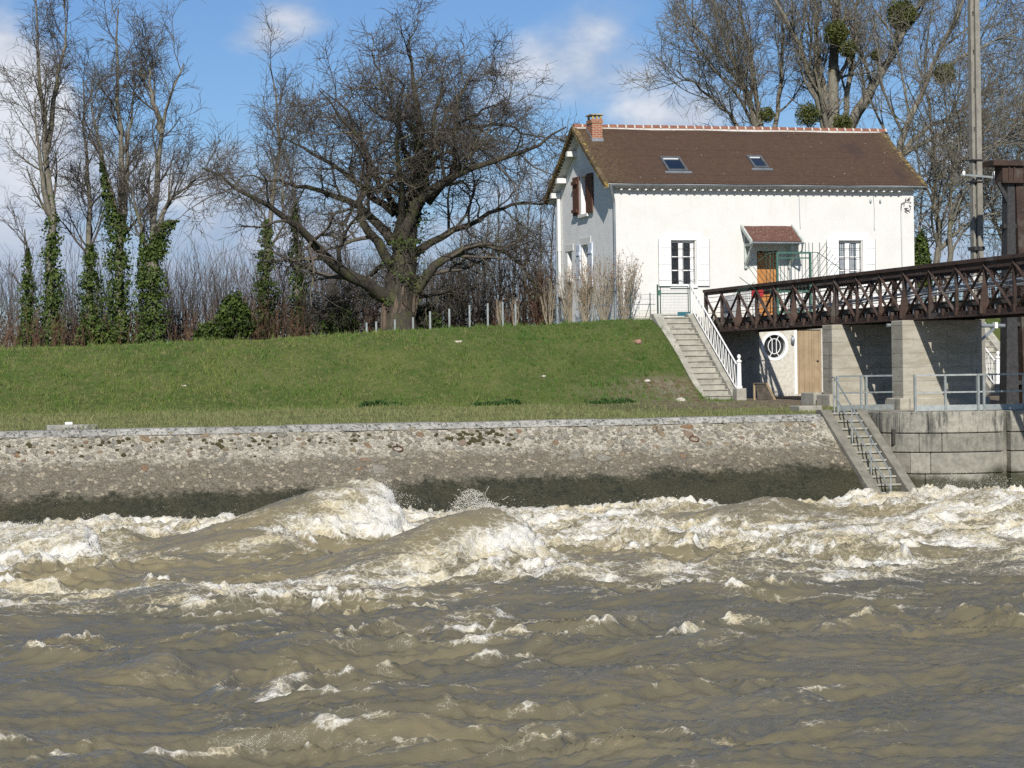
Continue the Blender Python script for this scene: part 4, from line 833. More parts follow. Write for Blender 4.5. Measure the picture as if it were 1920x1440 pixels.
# ================================================================== terrace and garden stairs
simple('concrete_terrace', (.23, .22, .19), (.33, .315, .27), .92, 1.8, .4, 30, c3=(.15, .14, .115), c3s=2.5)
te = MB().box(26.62, 28.86, 73.05, 74.985, -1.3, 1.84).build('terrace', 'concrete_terrace', org=(27.7, 74, -1.3)); tag(te, 'concrete terrace abutment in shadow under the end of the footbridge', 'abutment')
l_ = MB().box(24.35, 26.58, 73.32, 74.985, 1.2, 1.84).build('landing', 'concrete_terrace', te)
def stairs(xl, xr, rail, label, lab2, mirror):
    st_ = thing('garden_stairs', ((xl + xr) / 2, 71, -1), label, 'stairs', 'concrete stairs up the embankment')
    n = 15; ya, yb, za, zb = 69.0, 73.3, -1.0, 1.86; dy = (yb - ya) / n; dz = (zb - za) / n
    first = None
    for k in range(n):
        y = ya + k * dy; z = za + (k + 1) * dz
        q_ = MB().box(xl, xr, y + .02, y + dy + .30 if k < n - 1 else yb + .3, z - dz - .12, z - .045).build('step', 'concrete_old', st_, bevel=.008); MB().box(xl, xr, y - .012, y + dy + .29 if k < n - 1 else yb + .3, z - .045, z).build('tread', 'concrete_old', q_, bevel=.008)
    for xa, xb in ((xl - .33, xl - .002), (xr + .002, xr + .33)):
        MB().prism([(xa, 68.9, -1.4), (xa, 68.9, -.86), (xa, 69.05, -.72), (xa, 73.15, 1.98), (xa, 73.5, 1.98), (xa, 73.5, -1.4)], (xb - xa, 0, 0)).build('stringer', 'concrete_old', st_, bevel=.012)
    nx = xr + .18 if rail > 0 else xl - .18
    MB().box(nx - .17, nx + .17, 68.55, 68.93, -1.3, -.60).build('newel_block', 'concrete_old', st_, bevel=.012)
    r_ = thing('stair_railing', (nx, 68.75, -.6), lab2, 'railing', 'white iron stair railings')
    MB().lathe((nx, 68.75, -.6), [(.10, 0), (.10, .06), (.075, .09), (.068, .84), (.095, .86), (.095, .90), (.06, .92), (.03, .95), (.055, .99), (.065, 1.03), (.05, 1.08), (.018, 1.11)], 14).build('newel_post', 'white_paint', r_, True)
    z0 = lambda y: -.72 + (y - 69.05) * (2.70 / 4.10)
    MB().tube([(nx, 68.78, z0(68.9) + .88), (nx, 73.25, z0(73.25) + .88)], .028, 8).build('handrail', 'white_paint', r_, True)
    MB().tube([(nx, 68.85, z0(68.9) + .10), (nx, 73.25, z0(73.25) + .10)], .016, 6).build('bottom_rail', 'white_paint', r_, True)
    nb = 34; s_ = None
    for k in range(nb):
        y = 68.98 + (73.2 - 68.98) * k / (nb - 1); ln = .10 if k % 2 else -.10
        if k < 2: q = MB().tube([(nx, y - ln * .5, z0(y) + .10), (nx, y + ln * .5, z0(y) + .87)], .011, 5).build('baluster', 'white_paint', r_); s_ = (s_ or []) + [(q, y)]
        else: q, yy = s_[k % 2]; inst(q, 'baluster', r_, (0, y - yy, z0(y) - z0(yy)))
    MB().tube([(nx, 73.25, z0(73.25) - .1), (nx, 73.25, z0(73.25) + .95)], .03, 8).build('end_post', 'white_paint', r_, True)
    return st_
stairs(25.33, 26.26, 1, 'concrete garden stairs left of the footbridge, up to the green gate', 'white iron stair railing with a ball topped post left of the footbridge', False)
stairs(35.95, 36.95, -1, 'far concrete stairs half hidden behind the gantry at the right', 'white iron stair railing half hidden behind the utility pole', True)
tr = MB().box(33.8, 37.25, 73.52, 74.985, -1.3, 1.82).build('landing_wall', 'concrete_terrace', org=(35, 74, -1.3)); tag(tr, 'concrete landing wall behind the utility pole and gantry', 'abutment')
# green mesh gate and wire fence beside it
simple('green_metal', (.045, .115, .088), (.06, .14, .108), .5, 5, .1, 30)
simple('green_dark', (.025, .06, .045), (.04, .08, .06), .5, 5)
gg = thing('garden_gate', (25.85, 73.42, 1.86), 'low green wire mesh gate at the top of the garden stairs', 'gate')
for x in (25.27, 26.47): MB().tube([(x, 73.42, 1.80), (x, 73.42, 3.0)], .032, 8).build('post', 'green_dark', gg, True)
fr = MB()
for a, b in (((25.36, 73.40, 1.93), (25.36, 73.40, 2.93)), ((26.38, 73.40, 1.93), (26.38, 73.40, 2.93)), ((25.36, 73.40, 1.93), (26.38, 73.40, 1.93)), ((25.36, 73.40, 2.93), (26.38, 73.40, 2.93)), ((25.36, 73.40, 2.68), (26.38, 73.40, 2.68))): fr.tube([a, b], .019, 6)
fr.build('frame', 'green_dark', gg, True)
ms = MB()
for i in range(21): x = 25.38 + i * .0495; ms.tube([(x, 73.40, 1.93), (x, 73.40, 2.93)], .0035, 3, False)
for i in range(10): z = 1.98 + i * .1; ms.tube([(25.36, 73.40, z), (26.38, 73.40, z)], .0035, 3, False)
ms.build('wire_mesh', 'zinc', gg, kind='stuff')
simple('blue_green_plate', (.02, .10, .13), (.03, .13, .16), .4, 4)
MB().box(25.98, 26.44, 73.36, 73.385, 1.90, 2.04).build('kick_plate', 'blue_green_plate', gg); MB().box(25.27, 25.38, 73.36, 73.40, 2.62, 2.8).build('lock_box', 'green_metal', gg)
wf = thing('wire_fence', (24.9, 73.6, 1.8), 'thin green wire fence between the shrubs and the garden gate', 'fence')
for x in (24.35, 25.06): MB().tube([(x, 73.62, 1.55), (x, 73.62, 2.72)], .018, 6).build('post', 'green_dark', wf, True)
MB().tube([(24.85, 73.62, 1.75), (25.06, 73.62, 2.4)], .012, 5).build('strut', 'green_dark', wf)
ms = MB()
for z in (1.9, 2.1, 2.32, 2.5, 2.66): ms.tube([(23.2, 73.62, z), (25.25, 73.62, z)], .005 if z != 2.32 else .012, 4, False)
for i in range(20): ms.tube([(23.2 + i * .105, 73.62, 1.8), (23.2 + i * .105, 73.62, 2.66)], .003, 3, False)
ms.build('wire_mesh', 'zinc', wf, kind='stuff')
# ================================================================== footbridge
m, N = new_mat('rust_steel'); p = pos(N); n1 = N.noise(p, 2.2, 6, .7); n2 = N.noise(p, 16.0, 5, .7)
c = N.mix(N.ss(n1, .35, .66), (.038, .025, .020), (.064, .038, .029)); c = N.mix(N.ss(n2, .55, .7), c, (.085, .060, .042)); c = N.mix(N.ss(N.noise(p, 1.1, 4, .6), .54, .70), c, (.085, .078, .068))
c = N.vmath('SCALE', c, N.math('MULTIPLY_ADD', rnd(N), .5, .75))
finish(N, c, .78, N.math('ADD', n2, N('TexVoronoi', _out=0, Vector=p, Scale=13.0)), .5, .012, spec=.3)
simple('old_timber', (.050, .042, .033), (.085, .072, .056), .95, 6, .6, 40)
simple('grey_pipe', (.36, .38, .40), (.46, .48, .50), .45, 3, metal=.3)
br_ = thing('footbridge', (28, 60, 1.3), 'rusty riveted steel truss footbridge leading to the house', 'footbridge')
PAN = 1.6; YB = 73.36; NP = 24; YE = YB - NP * PAN
for X in (27.0, 28.9):
    s_ = -1 if X < 28 else 1
    MB().box(X - .075, X + .075, YE, YB + .06, 2.70, 2.80).build('top_chord', 'rust_steel', br_); MB().box(X - .012, X + .012, YE, YB + .06, 2.60, 2.70).build('top_chord_web', 'rust_steel', br_)
    MB().box(X - .085, X + .085, YE, YB + .06, 1.31, 1.355).build('bottom_chord', 'rust_steel', br_); MB().box(X - .012, X + .012, YE, YB + .06, 1.355, 1.47).build('bottom_chord_web', 'rust_steel', br_)
    po = MB().box(X - .042, X + .042, YB - .03, YB + .03, 1.352, 2.702).build('vertical_post', 'rust_steel', br_)
    d1 = MB().bar((X - s_ * -.028, YB - .03, 2.62), (X - s_ * -.028, YB - PAN + .06, 1.46), .022, .085, up=(1, 0, 0)).build('diagonal', 'rust_steel', br_)
    d2 = MB().bar((X + s_ * -.028, YB - PAN + .03, 2.62), (X + s_ * -.028, YB - .06, 1.46), .022, .075, up=(1, 0, 0)).build('diagonal', 'rust_steel', br_)
    gp = MB().prism([(X - .17, YB - .045, 1.36), (X + .12, YB - .045, 1.36), (X + .055, YB - .045, 2.1), (X + .05, YB - .045, 2.68), (X - .05, YB - .045, 2.68), (X - .055, YB - .045, 2.3), (X - .17, YB - .045, 1.55)], (0, .022, 0)).build('gusset_bracket', 'rust_steel', br_)
    gs = MB().prism([(X - .075, YB - .06, 1.36), (X + .075, YB - .06, 1.36), (X + .075, YB - .06, 1.75), (X - .075, YB - .06, 1.75)], (0, .014, 0)).build('splice_plate', 'rust_steel', br_)
    for k in range(1, NP + 1):
        inst(po, 'vertical_post', br_, (0, -k * PAN, 0))
        if k < NP: inst(d1, 'diagonal', br_, (0, -k * PAN, 0)); inst(d2, 'diagonal', br_, (0, -k * PAN, 0))
        if k in (2, 5, 10, 13, 16, 19, 22): inst(gp, 'gusset_bracket', br_, (0, -k * PAN, 0))
        elif k % 2: inst(gs, 'splice_plate', br_, (0, -k * PAN, 0))
    inst(po, 'vertical_post', br_, (0, -7 * PAN - .14, 0)); inst(po, 'vertical_post', br_, (0, .17 - .28, 0)); gp.location.y -= 7 * PAN
    for z in (1.98, 2.16, 2.36, 2.52):
        MB().tube([(X + s_ * -.09, YE, z), (X + s_ * -.09, YB, z)], .010, 5).build('guard_rod', 'grey_pipe' if z == 2.16 else 'rust_steel', br_)
    MB().box(X - s_ * .16 - .05, X - s_ * .16 + .05, YE, YB, 1.60, 1.70).build('deck_edge_beam', 'old_timber', br_)
cb = MB().box(26.93, 28.97, YB - .06, YB + .06, 1.36, 1.56).build('cross_beam', 'rust_steel', br_)
for k in range(1, NP * 2 + 1): inst(cb, 'cross_beam', br_, (0, -k * PAN / 2, 0))
stub = MB().box(27.09, 27.15, YB - .40, YB - .34, 1.36, 1.60).build('stub_post', 'grey_pipe', br_)
for k in range(1, NP): inst(stub, 'stub_post', br_, (0, -k * PAN, 0))
pl = MB().box(27.2, 28.7, YB - .19, YB - .01, 1.715, 1.765).build('deck_plank', 'old_timber', br_)
for k in range(1, int(NP * PAN / .2)): inst(pl, 'deck_plank', br_, (0, -k * .2, random.uniform(-.008, .008)))
for x in (27.5, 28.4): MB().box(x - .06, x + .06, YE, YB, 1.565, 1.71).build('stringer', 'old_timber', br_)
MB().tube([(27.28, 67, 1.88), (27.28, 62, 1.98), (27.28, 56, 2.12), (27.28, 50, 2.18), (27.28, 42, 2.2)], .036, 8).build('conduit', 'grey_pipe', br_, True)
MB().tube([(27.20, 66, 1.84), (27.20, 60, 1.94), (27.20, 54, 2.06), (27.20, 42, 2.1)], .022, 8).build('conduit', 'grey_pipe', br_, True)
MB().tube([(28.6, 61, 1.98), (28.6, 57, 2.12), (28.6, 54, 2.30), (28.6, 50, 2.38), (28.6, 42, 2.4)], .026, 8).build('conduit', 'grey_pipe', br_, True)
# spiked security gate across the bridge
sg = thing('security_gate', (28.1, 68, 1.77), 'green barred gate with fans of spikes across the footbridge in front of the door', 'gate')
for x in (27.52, 28.68): MB().box(x - .03, x + .03, 67.96, 68.04, 1.70, 3.80).build('gate_post', 'green_metal', sg)
MB().box(27.52, 28.68, 67.965, 68.035, 3.76, 3.82).build('gate_head', 'green_metal', sg); MB().box(27.56, 28.64, 67.97, 68.03, 3.60, 3.64).build('gate_rail', 'green_metal', sg); MB().box(27.56, 28.64, 67.97, 68.03, 1.82, 1.88).build('gate_rail', 'green_metal', sg); MB().box(27.56, 28.64, 67.97, 68.03, 2.5, 2.56).build('gate_rail', 'green_metal', sg)
b0 = MB().tube([(27.64, 68, 1.85), (27.64, 68, 4.12)], .011, 5).build('bar', 'green_dark', sg)
for k in range(1, 9): inst(b0, 'bar', sg, (k * .125, 0, 0))
for k in (-2, -4, 9, 11, 13): inst(b0, 'bar', sg, (k * .125, 0, 0))
for s_, xc in ((-1, 27.28), (1, 28.95)):
    sp_ = MB(); a = Vector((xc, 68, 3.80)); b = a + Vector((s_ * .82, 0, -.55)); dn = Vector((s_ * .60, 0, .80)).normalized()
    sp_.tube([(27.5 if s_ < 0 else 28.7, 68, 3.80), a], .011, 5); sp_.tube([a, b], .012, 5); sp_.tube([a + Vector((s_ * .45, 0, -1.25)), b + Vector((s_ * .25, 0, -.25))], .011, 5)
    sp_.tube([a, a + Vector((s_ * .02, 0, -2.0))], .014, 5)
    for k in range(7):
        t = (k + .3) / 7; c0 = a + (b - a) * t; sp_.tube([c0 - dn * (1.25 - .55 * t) , c0 + dn * (.42 - .05 * k)], .009, 5)
    for k in range(4): c0 = a + Vector((s_ * (.55 + .16 * k), 0, -.95 - .06 * k)); sp_.tube([c0, c0 + Vector((s_ * .42, 0, -.36))], .009, 5)
    sp_.build('spike_fan', 'green_dark', sg)
# shopping trolley parked on the bridge behind the truss
simple('red_plastic', (.36, .03, .035), (.30, .025, .03), .4, 4); simple('steel_wire', (.33, .34, .35), (.42, .43, .44), .4, 5, metal=.5); simple('rubber_grey', (.10, .10, .105), (.14, .14, .145), .7, 4); simple('grey_sheet', (.30, .31, .32), (.36, .37, .38), .6, 4)
tx, ty, tz = 27.75, 71.0, 1.77
tl_ = thing('shopping_trolley', (tx, ty, tz), 'shopping trolley with a red panel parked on the footbridge below the porch', 'trolley')
bk_ = MB(); lo_ = [(tx - .2, ty - .3, tz + .38), (tx + .2, ty - .3, tz + .38), (tx + .2, ty + .3, tz + .38), (tx - .2, ty + .3, tz + .38)]; hi_ = [(tx - .3, ty - .4, tz + .85), (tx + .3, ty - .4, tz + .85), (tx + .3, ty + .42, tz + .9), (tx - .3, ty + .42, tz + .9)]
for i in range(4):
    for f_ in (0, .33, .66, 1): bk_.tube([Vector(lo_[i]).lerp(Vector(hi_[i]), f_), Vector(lo_[(i + 1) % 4]).lerp(Vector(hi_[(i + 1) % 4]), f_)], .008, 4)
    for f_ in np.linspace(0, 1, 8): bk_.tube([Vector(lo_[i]).lerp(Vector(lo_[(i + 1) % 4]), f_), Vector(hi_[i]).lerp(Vector(hi_[(i + 1) % 4]), f_)], .006, 4)
bk_.build('basket', 'steel_wire', tl_)
MB().box(tx - .12, tx + .3, ty - .43, ty - .405, tz + .66, tz + .92).build('red_panel', 'red_plastic', tl_); MB().tube([(tx - .3, ty + .5, tz + .98), (tx + .3, ty + .5, tz + .98)], .018, 8).build('handle', 'red_plastic', tl_)
ch_ = MB(); [ch_.tube([(tx + sx_ * .22, ty + .42, tz + .95), (tx + sx_ * .22, ty + .35, tz + .15), (tx + sx_ * .22, ty - .35, tz + .12)], .013, 6) for sx_ in (-1, 1)]; ch_.build('chassis', 'steel_wire', tl_)
for sx_ in (-1, 1):
    for yy in (-.33, .35): MB().tube([(tx + sx_ * .22 - .02, ty + yy, tz + .06), (tx + sx_ * .22 + .02, ty + yy, tz + .06)], .06, 10).build('wheel', 'rubber_grey', tl_)
cv = MB(); cv.prism([(27.25, 71.9, 1.77), (27.75, 71.9, 1.77), (27.72, 71.9, 2.35), (27.62, 71.9, 2.52), (27.38, 71.9, 2.56), (27.24, 71.9, 2.34)], (0, .5, 0)); o = cv.build('covered_barbecue', 'grey_sheet', org=(27.5, 72.1, 1.77), bevel=.03); tag(o, 'grey covered barbecue standing left of the shopping trolley', 'barbecue')
# ------------------------------------------------------------------ piers
m, N = new_mat('pier_concrete'); p = pos(N); n1 = N.noise(N.scalev(p, 1, 1, 3.5), 1.6, 5, .65); n2 = N.noise(p, 12.0, 6, .7); n3 = N.noise(p, 40.0, 3, .7); sz = N('SeparateXYZ', _out=2, Vector=p)
c = N.mix(N.ss(n1, .35, .65), (.30, .275, .215), (.385, .36, .295)); c = N.mix(N.math('MULTIPLY', N.ss(n2, .55, .75), .6), c, (.20, .185, .15)); c = N.mix(N.ss(n3, .68, .74), c, (.46, .44, .38)); c = N.mix(N.ss(N.noise(N.scalev(p, 2.5, 2.5, .3), 1.5, 5, .7), .58, .72), c, (.17, .16, .135))
bd = N.math('FRACT', N.math('MULTIPLY', sz, 2.6)); jl = N.ss(bd, .05, .0)
finish(N, N.mix(N.math('MULTIPLY', jl, .35), c, (.16, .145, .115)), .92, N.math('ADD', n2, N.math('MULTIPLY', jl, -.6)), .5, .02, spec=.25)
def pier(x0, x1, y0, y1, z0, z1, label):
    o_ = thing('bridge_pier', ((x0 + x1) / 2, (y0 + y1) / 2, z0), label, 'pier', 'concrete piers under the footbridge')
    MB().box(x0, x1, y0, y1, z0 + .3, z1).build('shaft', 'pier_concrete', o_, bevel=.02); MB().box(x0 - .16, x1 + .16, y0 - .14, y1 + .14, z0 - .2, z0 + .32).build('plinth', 'pier_concrete', o_, bevel=.03)
    return o_
pier(26.60, 29.5, 61.5, 62.25, -1.08, 1.30, 'concrete bridge pier beside the tan cellar door')
pr2 = pier(26.60, 29.0, 56.65, 57.40, -1.16, 1.30, 'concrete bridge pier standing behind the quay railings, nearer the water')
o = MB().box(26.45, 27.0, 62.6, 63.6, -1.1, -.72).build('concrete_block', 'concrete_old', org=(26.7, 63, -1.1), bevel=.02); tag(o, 'low concrete block left of the far bridge pier', 'block')
o = MB().box(24.15, 24.85, 58.2, 58.9, -1.25, -1.03).build('concrete_block', 'concrete_old', org=(24.5, 58.5, -1.2), bevel=.02); tag(o, 'small flat concrete block on the gravel near the river stairs', 'block')
# pipe between pier and gantry
pp = thing('service_pipe', (28.6, 58.0, 1.15), 'horizontal grey service pipe between the pier and the gantry below the footbridge', 'pipe')
MB().tube([(26.75, 58.0, 1.19), (30.4, 58.0, 1.15)], .055, 8).build('pipe', 'zinc', pp, True)
for x in (27.25, 28.3, 29.5, 30.1): MB().box(x - .035, x + .05, 57.92, 58.08, 1.08, 1.25).build('collar', 'white_paint', pp)
MB().bar((29.4, 58.0, .55), (30.1, 58.0, 1.1), .05, .07).build('strut', 'zinc', pp)
# ------------------------------------------------------------------ utility pole
simple('pole_concrete', (.18, .17, .146), (.25, .236, .20), .9, 4, .4, 50, c3=(.24, .22, .18), c3s=2)
pw = thing('utility_pole', (31.1, 61.5, -1.1), 'tall grey concrete utility pole behind the footbridge', 'pole')
def pyr(x, wb, wt, y0, y1, z0, z1, off=0):
    return MB().add([(x - wb, y0, z0), (x + wb, y0, z0), (x + wb, y1, z0), (x - wb, y1, z0), (x - wt, y0 + off, z1), (x + wt, y0 + off, z1), (x + wt, y1 - off, z1), (x - wt, y1 - off, z1)], [(0, 3, 2, 1), (4, 5, 6, 7), (0, 1, 5, 4), (1, 2, 6, 5), (2, 3, 7, 6), (3, 0, 4, 7)])
pyr(31.42, .095, .07, 61.35, 61.75, -1.3, 13.0, .05).build('shaft', 'pole_concrete', pw)
pyr(31.25, .035, .028, 61.42, 61.68, -1.3, 13.0, .04).build('flange', 'pole_concrete', pw)
for k in range(12): MB().box(31.27, 31.36, 61.50, 61.60, -.9 + k * 1.16, -.9 + k * 1.16 + 1.02).build('web', 'pole_concrete', pw)
for z in (5.55, 3.5, 6.2): MB().box(31.19, 31.53, 61.33, 61.77, z, z + .035 if z != 3.5 else z + .11).build('band', 'iron_black', pw)
MB().bar((30.75, 61.3, 5.76), (31.95, 61.3, 5.68), .05, .06).build('cross_arm', 'galvanised', pw)
for x in (30.85, 31.85): MB().lathe((x, 61.3, 5.72), [(.02, 0), (.045, .04), (.05, .1), (.03, .15)], 8).build('insulator', 'white_paint', pw)
MB().box(31.12, 31.22, 61.3, 61.45, 2.45, 2.75).build('meter_box', 'pvc_white', pw)
MB().tube([(31.1, 61.36, -1.0), (31.1, 61.36, 1.0), (31.13, 61.36, 2.5)], .032, 8).build('cable_duct', 'pvc_white', pw, True)
cb_ = thing('overhead_cable', (31.6, 61.3, 5.7), 'thin overhead cable running right from the utility pole', 'cable')
MB().tube([(31.6 + 10 * t, 61.3 + 4 * t, 5.72 - .35 * math.sin(t * 1.5)) for t in np.linspace(0, 1, 10)], .012, 5).build('wire', 'iron_black', cb_)
# ------------------------------------------------------------------ sluice gantry
gn = thing('sluice_gantry', (31.02, 59.2, -1.1), 'rusty steel sluice gantry post and beam at the right edge', 'gantry')
gy0, gy1 = 58.85, 59.3
MB().add([(30.87, gy0, -1.3), (31.28, gy0, -1.3), (31.28, gy1, -1.3), (30.87, gy1, -1.3), (31.04, gy0 + .06, 5.35), (31.26, gy0 + .06, 5.35), (31.26, gy1 - .06, 5.35), (31.04, gy1 - .06, 5.35)], [(0, 3, 2, 1), (4, 5, 6, 7), (0, 1, 5, 4), (1, 2, 6, 5), (2, 3, 7, 6), (3, 0, 4, 7)]).build('leg', 'iron_black', gn)
MB().add([(31.47, gy0, -1.3), (31.84, gy0, -1.3), (31.84, gy1, -1.3), (31.47, gy1, -1.3), (31.30, gy0 + .05, 5.35), (31.54, gy0 + .05, 5.35), (31.54, gy1 - .06, 5.35), (31.30, gy1 - .06, 5.35)], [(0, 3, 2, 1), (4, 5, 6, 7), (0, 1, 5, 4), (1, 2, 6, 5), (2, 3, 7, 6), (3, 0, 4, 7)]).build('leg', 'rust_steel', gn)
for z in (-.55, 1.15, 2.6, 4.0): MB().box(30.92, 31.72, gy0 + .1, gy1 - .1, z, z + .12).build('cross_tie', 'iron_black', gn)
MB().box(30.84, 36.92, gy0 - .02, gy1 + .02, 5.35, 5.80).build('girder_web', 'rust_steel', gn)
MB().box(30.50, 36.92, gy0 - .12, gy1 + .12, 5.80, 5.95).build('girder_flange', 'rust_steel', gn); MB().box(30.82, 36.92, gy0 - .08, gy1 + .08, 5.30, 5.348).build('girder_flange', 'rust_steel', gn)
for x in (31.04, 31.20, 31.52, 32.02, 32.82): MB().box(x - .02, x + .02, gy0 - .06, gy0 - .021, 5.35, 5.80).build('stiffener', 'rust_steel', gn)
MB().bar((30.54, gy0, 5.8), (30.62, gy0, 4.9), .02, .03).build('hanger', 'iron_black', gn); MB().bar((30.77, gy0 + .1, 5.32), (31.08, gy0 + .1, 4.75), .06, .12).build('knee_brace', 'iron_black', gn)
for x in (33.82, 36.32): MB().box(x, x + .35, gy0, gy1, -1.3, 5.298).build('leg', 'rust_steel', gn)
# ------------------------------------------------------------------ small things on the bank
ld = thing('wooden_trestle', (27.0, 68.0, -1), 'weathered wooden frame leaning beside the foot of the white stair railing', 'frame')
MB().bar((26.78, 68.3, -.44), (27.14, 68.1, -.46), .05, .05).build('top_bar', 'old_timber', ld)
for a, b in (((27.14, 68.1, -.44), (27.30, 67.8, -1.0)), ((26.80, 68.35, -.44), (26.80, 68.35, -1.0))): MB().bar(a, b, .06, .05).build('leg', 'tan_door', ld)
MB().prism([(26.84, 68.28, -.48), (27.12, 68.12, -.48), (27.26, 67.88, -.96), (26.86, 68.2, -.98)], (0, .02, 0)).build('panel', 'old_timber', ld)
cs = MB().box(3.40, 4.64, 55.75, 56.0, -1.25, -1.10).build('concrete_beam', 'coping_stone', org=(4, 55.9, -1.2), bevel=.012); tag(cs, 'pale concrete beam lying in the grass above the wall at the far left', 'beam')
o = MB().box(3.85, 4.03, 55.82, 56.0, -1.098, -1.035).build('stone_slab', 'white_paint', org=(3.9, 55.9, -1.1), bevel=.01); tag(o, 'small white slab lying on the pale concrete beam', 'slab')
simple('pale_rock', (.42, .38, .32), (.54, .50, .43), .9, 9, .6, 40); simple('pink_rock', (.30, .15, .125), (.36, .21, .175), .9, 9, .6, 40)
for (px, py, sz_, mt, lb) in ((1195, 642, .20, 'pink_rock', 'pinkish stone lying high on the grass slope near the stairs'), (1214, 715, .14, 'pale_rock', 'pale stone low on the grass slope near the stairs'), (1277, 752, .22, 'pale_rock', 'flat pale stone at the foot of the slope beside the stairs'),
                            (1018, 706, .10, 'pale_rock', 'small pale stone on the grass slope below the saplings'), (860, 641, .12, 'pale_rock', 'pale flat stone near the crest below the fence posts'), (345, 724, .08, 'pale_rock', 'small white stone low on the grass slope at the left')):
    d = ray(px, py); y = 55.5
    for y in np.arange(56, 74, .02):
        q = d * (y / d[1])
        if q[2] <= ground_z(q[0], y): break
    c0 = Vector((q[0], y, float(ground_z(q[0], y))))
    sz_ *= .78; me = bpy.data.meshes.new('rock'); bm = bmesh.new(); bmesh.ops.create_icosphere(bm, subdivisions=2, radius=1.0)
    for v in bm.verts: n_ = 1 + .22 * math.sin(v.co.x * 3.1 + px) + .18 * math.sin(v.co.y * 4.3 + v.co.z * 3 + py); v.co = Vector((v.co.x * sz_ * 1.25, v.co.y * sz_, v.co.z * sz_ * .5)) * n_
    bm.to_mesh(me); bm.free(); me.materials.append(MATS[mt]); o = bpy.data.objects.new('rock', me); o.location = c0; link(o); tag(o, lb, 'rock', 'loose stones on the bank'); ORG[o.name] = c0
for i, (px, py) in enumerate(((687, 606), (705, 604), (740, 600), (774, 596), (806, 585), (842, 580), (880, 573), (914, 570), (942, 567), (966, 572))):
    y = 76.5 - .02 * i; q = at(px, py, Y=y); zg = float(crest_z(q[0]))
    pst = MB(); pst.box(q[0] - .03, q[0] + .03, y - .03, y + .03, zg - .3, q[2]); pst.prism([(q[0] - .03, y - .03, q[2]), (q[0] + .03, y - .03, q[2]), (q[0] + .03, y + .03, q[2]), (q[0] - .03, y + .03, q[2])], (0, 0, .02))
    o = pst.build('fence_post', 'galvanised', org=(q[0], y, zg)); nth = ['first', 'second', 'third', 'fourth', 'fifth', 'sixth', 'seventh', 'eighth', 'ninth', 'tenth'][i]
    tag(o, '%s grey fence post from the left along the crest of the bank' % nth, 'fence post', 'grey fence posts on the crest')
# ================================================================== vegetation
TG = np.random.default_rng(77)
def nrm(v): return v / np.maximum(np.linalg.norm(v, axis=-1, keepdims=True), 1e-9)
def tubes(P, R, n):
    B, K, _ = P.shape
    T = np.empty_like(P); T[:, 1:-1] = P[:, 2:] - P[:, :-2]; T[:, 0] = P[:, 1] - P[:, 0]; T[:, -1] = P[:, -1] - P[:, -2]; T = nrm(T)
    ref = np.where(np.abs(T[:, :1, 2:3]) < .9, np.array([0, 0, 1.]), np.array([0, 1., 0])); ref = np.broadcast_to(ref, T.shape)
    X = nrm(np.cross(T, ref)); Yv = np.cross(X, T); a = np.arange(n) * 2 * np.pi / n
    V = P[:, :, None] + R[:, :, None, None] * (X[:, :, None] * np.cos(a)[None, None, :, None] + Yv[:, :, None] * np.sin(a)[None, None, :, None])
    i = (np.arange(B)[:, None, None] * K + np.arange(K - 1)[None, :, None]) * n; k = np.arange(n)[None, None]; k2 = (k + 1) % n
    F = np.stack([i + k, i + k2, i + n + k2, i + n + k], -1).reshape(-1, 4)
    return V.reshape(-1, 3), F
def grow(P, R, n, t0, t1, ang, ratio, K, wig, up, rf, rmin, lenabs=None, droop=0.0, tip=.3):
    B, K0, _ = P.shape; seg = np.linalg.norm(np.diff(P, axis=1), axis=2); L = seg.sum(1)
    t = t0 + (t1 - t0) * ((np.arange(n)[None] + TG.random((B, n))) / n); f = t * (K0 - 1); i = np.minimum(f.astype(int), K0 - 2); fr = (f - i)[..., None]
    b = np.arange(B)[:, None]; A = P[b, i]; C = P[b, i + 1]; S = A + (C - A) * fr; T = nrm(C - A); r = R[b, i] + (R[b, i + 1] - R[b, i]) * fr[..., 0]
    v = TG.normal(size=S.shape); v = nrm(v - (v * T).sum(-1, keepdims=True) * T); a = np.radians(ang[0] + (ang[1] - ang[0]) * TG.random((B, n)))[..., None]
    d = nrm(T * np.cos(a) + v * np.sin(a)); l = (L[:, None] * ratio * (1 - .5 * t) if lenabs is None else lenabs * np.ones((B, n))) * (.6 + .8 * TG.random((B, n)))
    S = S.reshape(-1, 3); d = d.reshape(-1, 3); l = l.reshape(-1, 1) / (K - 1); r0 = np.maximum(r.reshape(-1) * rf, rmin)
    Q = np.empty((len(S), K, 3)); Q[:, 0] = S
    for k in range(1, K):
        d = nrm(d + wig * TG.normal(size=d.shape) + np.array([0, 0, up - droop * k / K])); Q[:, k] = Q[:, k - 1] + d * l
    RR = r0[:, None] * np.linspace(1, tip, K)[None]; return Q, np.maximum(RR, rmin * .55)
def resample(pts, K, jit=0.0):
    pts = np.asarray(pts, float); s = np.concatenate([[0], np.cumsum(np.linalg.norm(np.diff(pts, axis=0), axis=1))]); u = np.linspace(0, s[-1], K)
    # smooth with a Catmull-like pass
    q = np.stack([np.interp(u, s, pts[:, i]) for i in range(3)], 1)
    for _ in range(2): q[1:-1] = .5 * q[1:-1] + .25 * (q[:-2] + q[2:])
    if jit: q[1:-1] += TG.normal(0, jit, q[1:-1].shape)
    return q
class Tree:
    def __init__(s): s.V = []; s.F = []; s.n = 0
    def add(s, P, R, sides):
        V, F = tubes(P, R, sides); s.V.append(V); s.F.append(F + s.n); s.n += len(V)
    def obj(s, name, mat, parent, kind=None): return obj_np(name, np.concatenate(s.V), np.concatenate(s.F), mat, parent, True, kind)
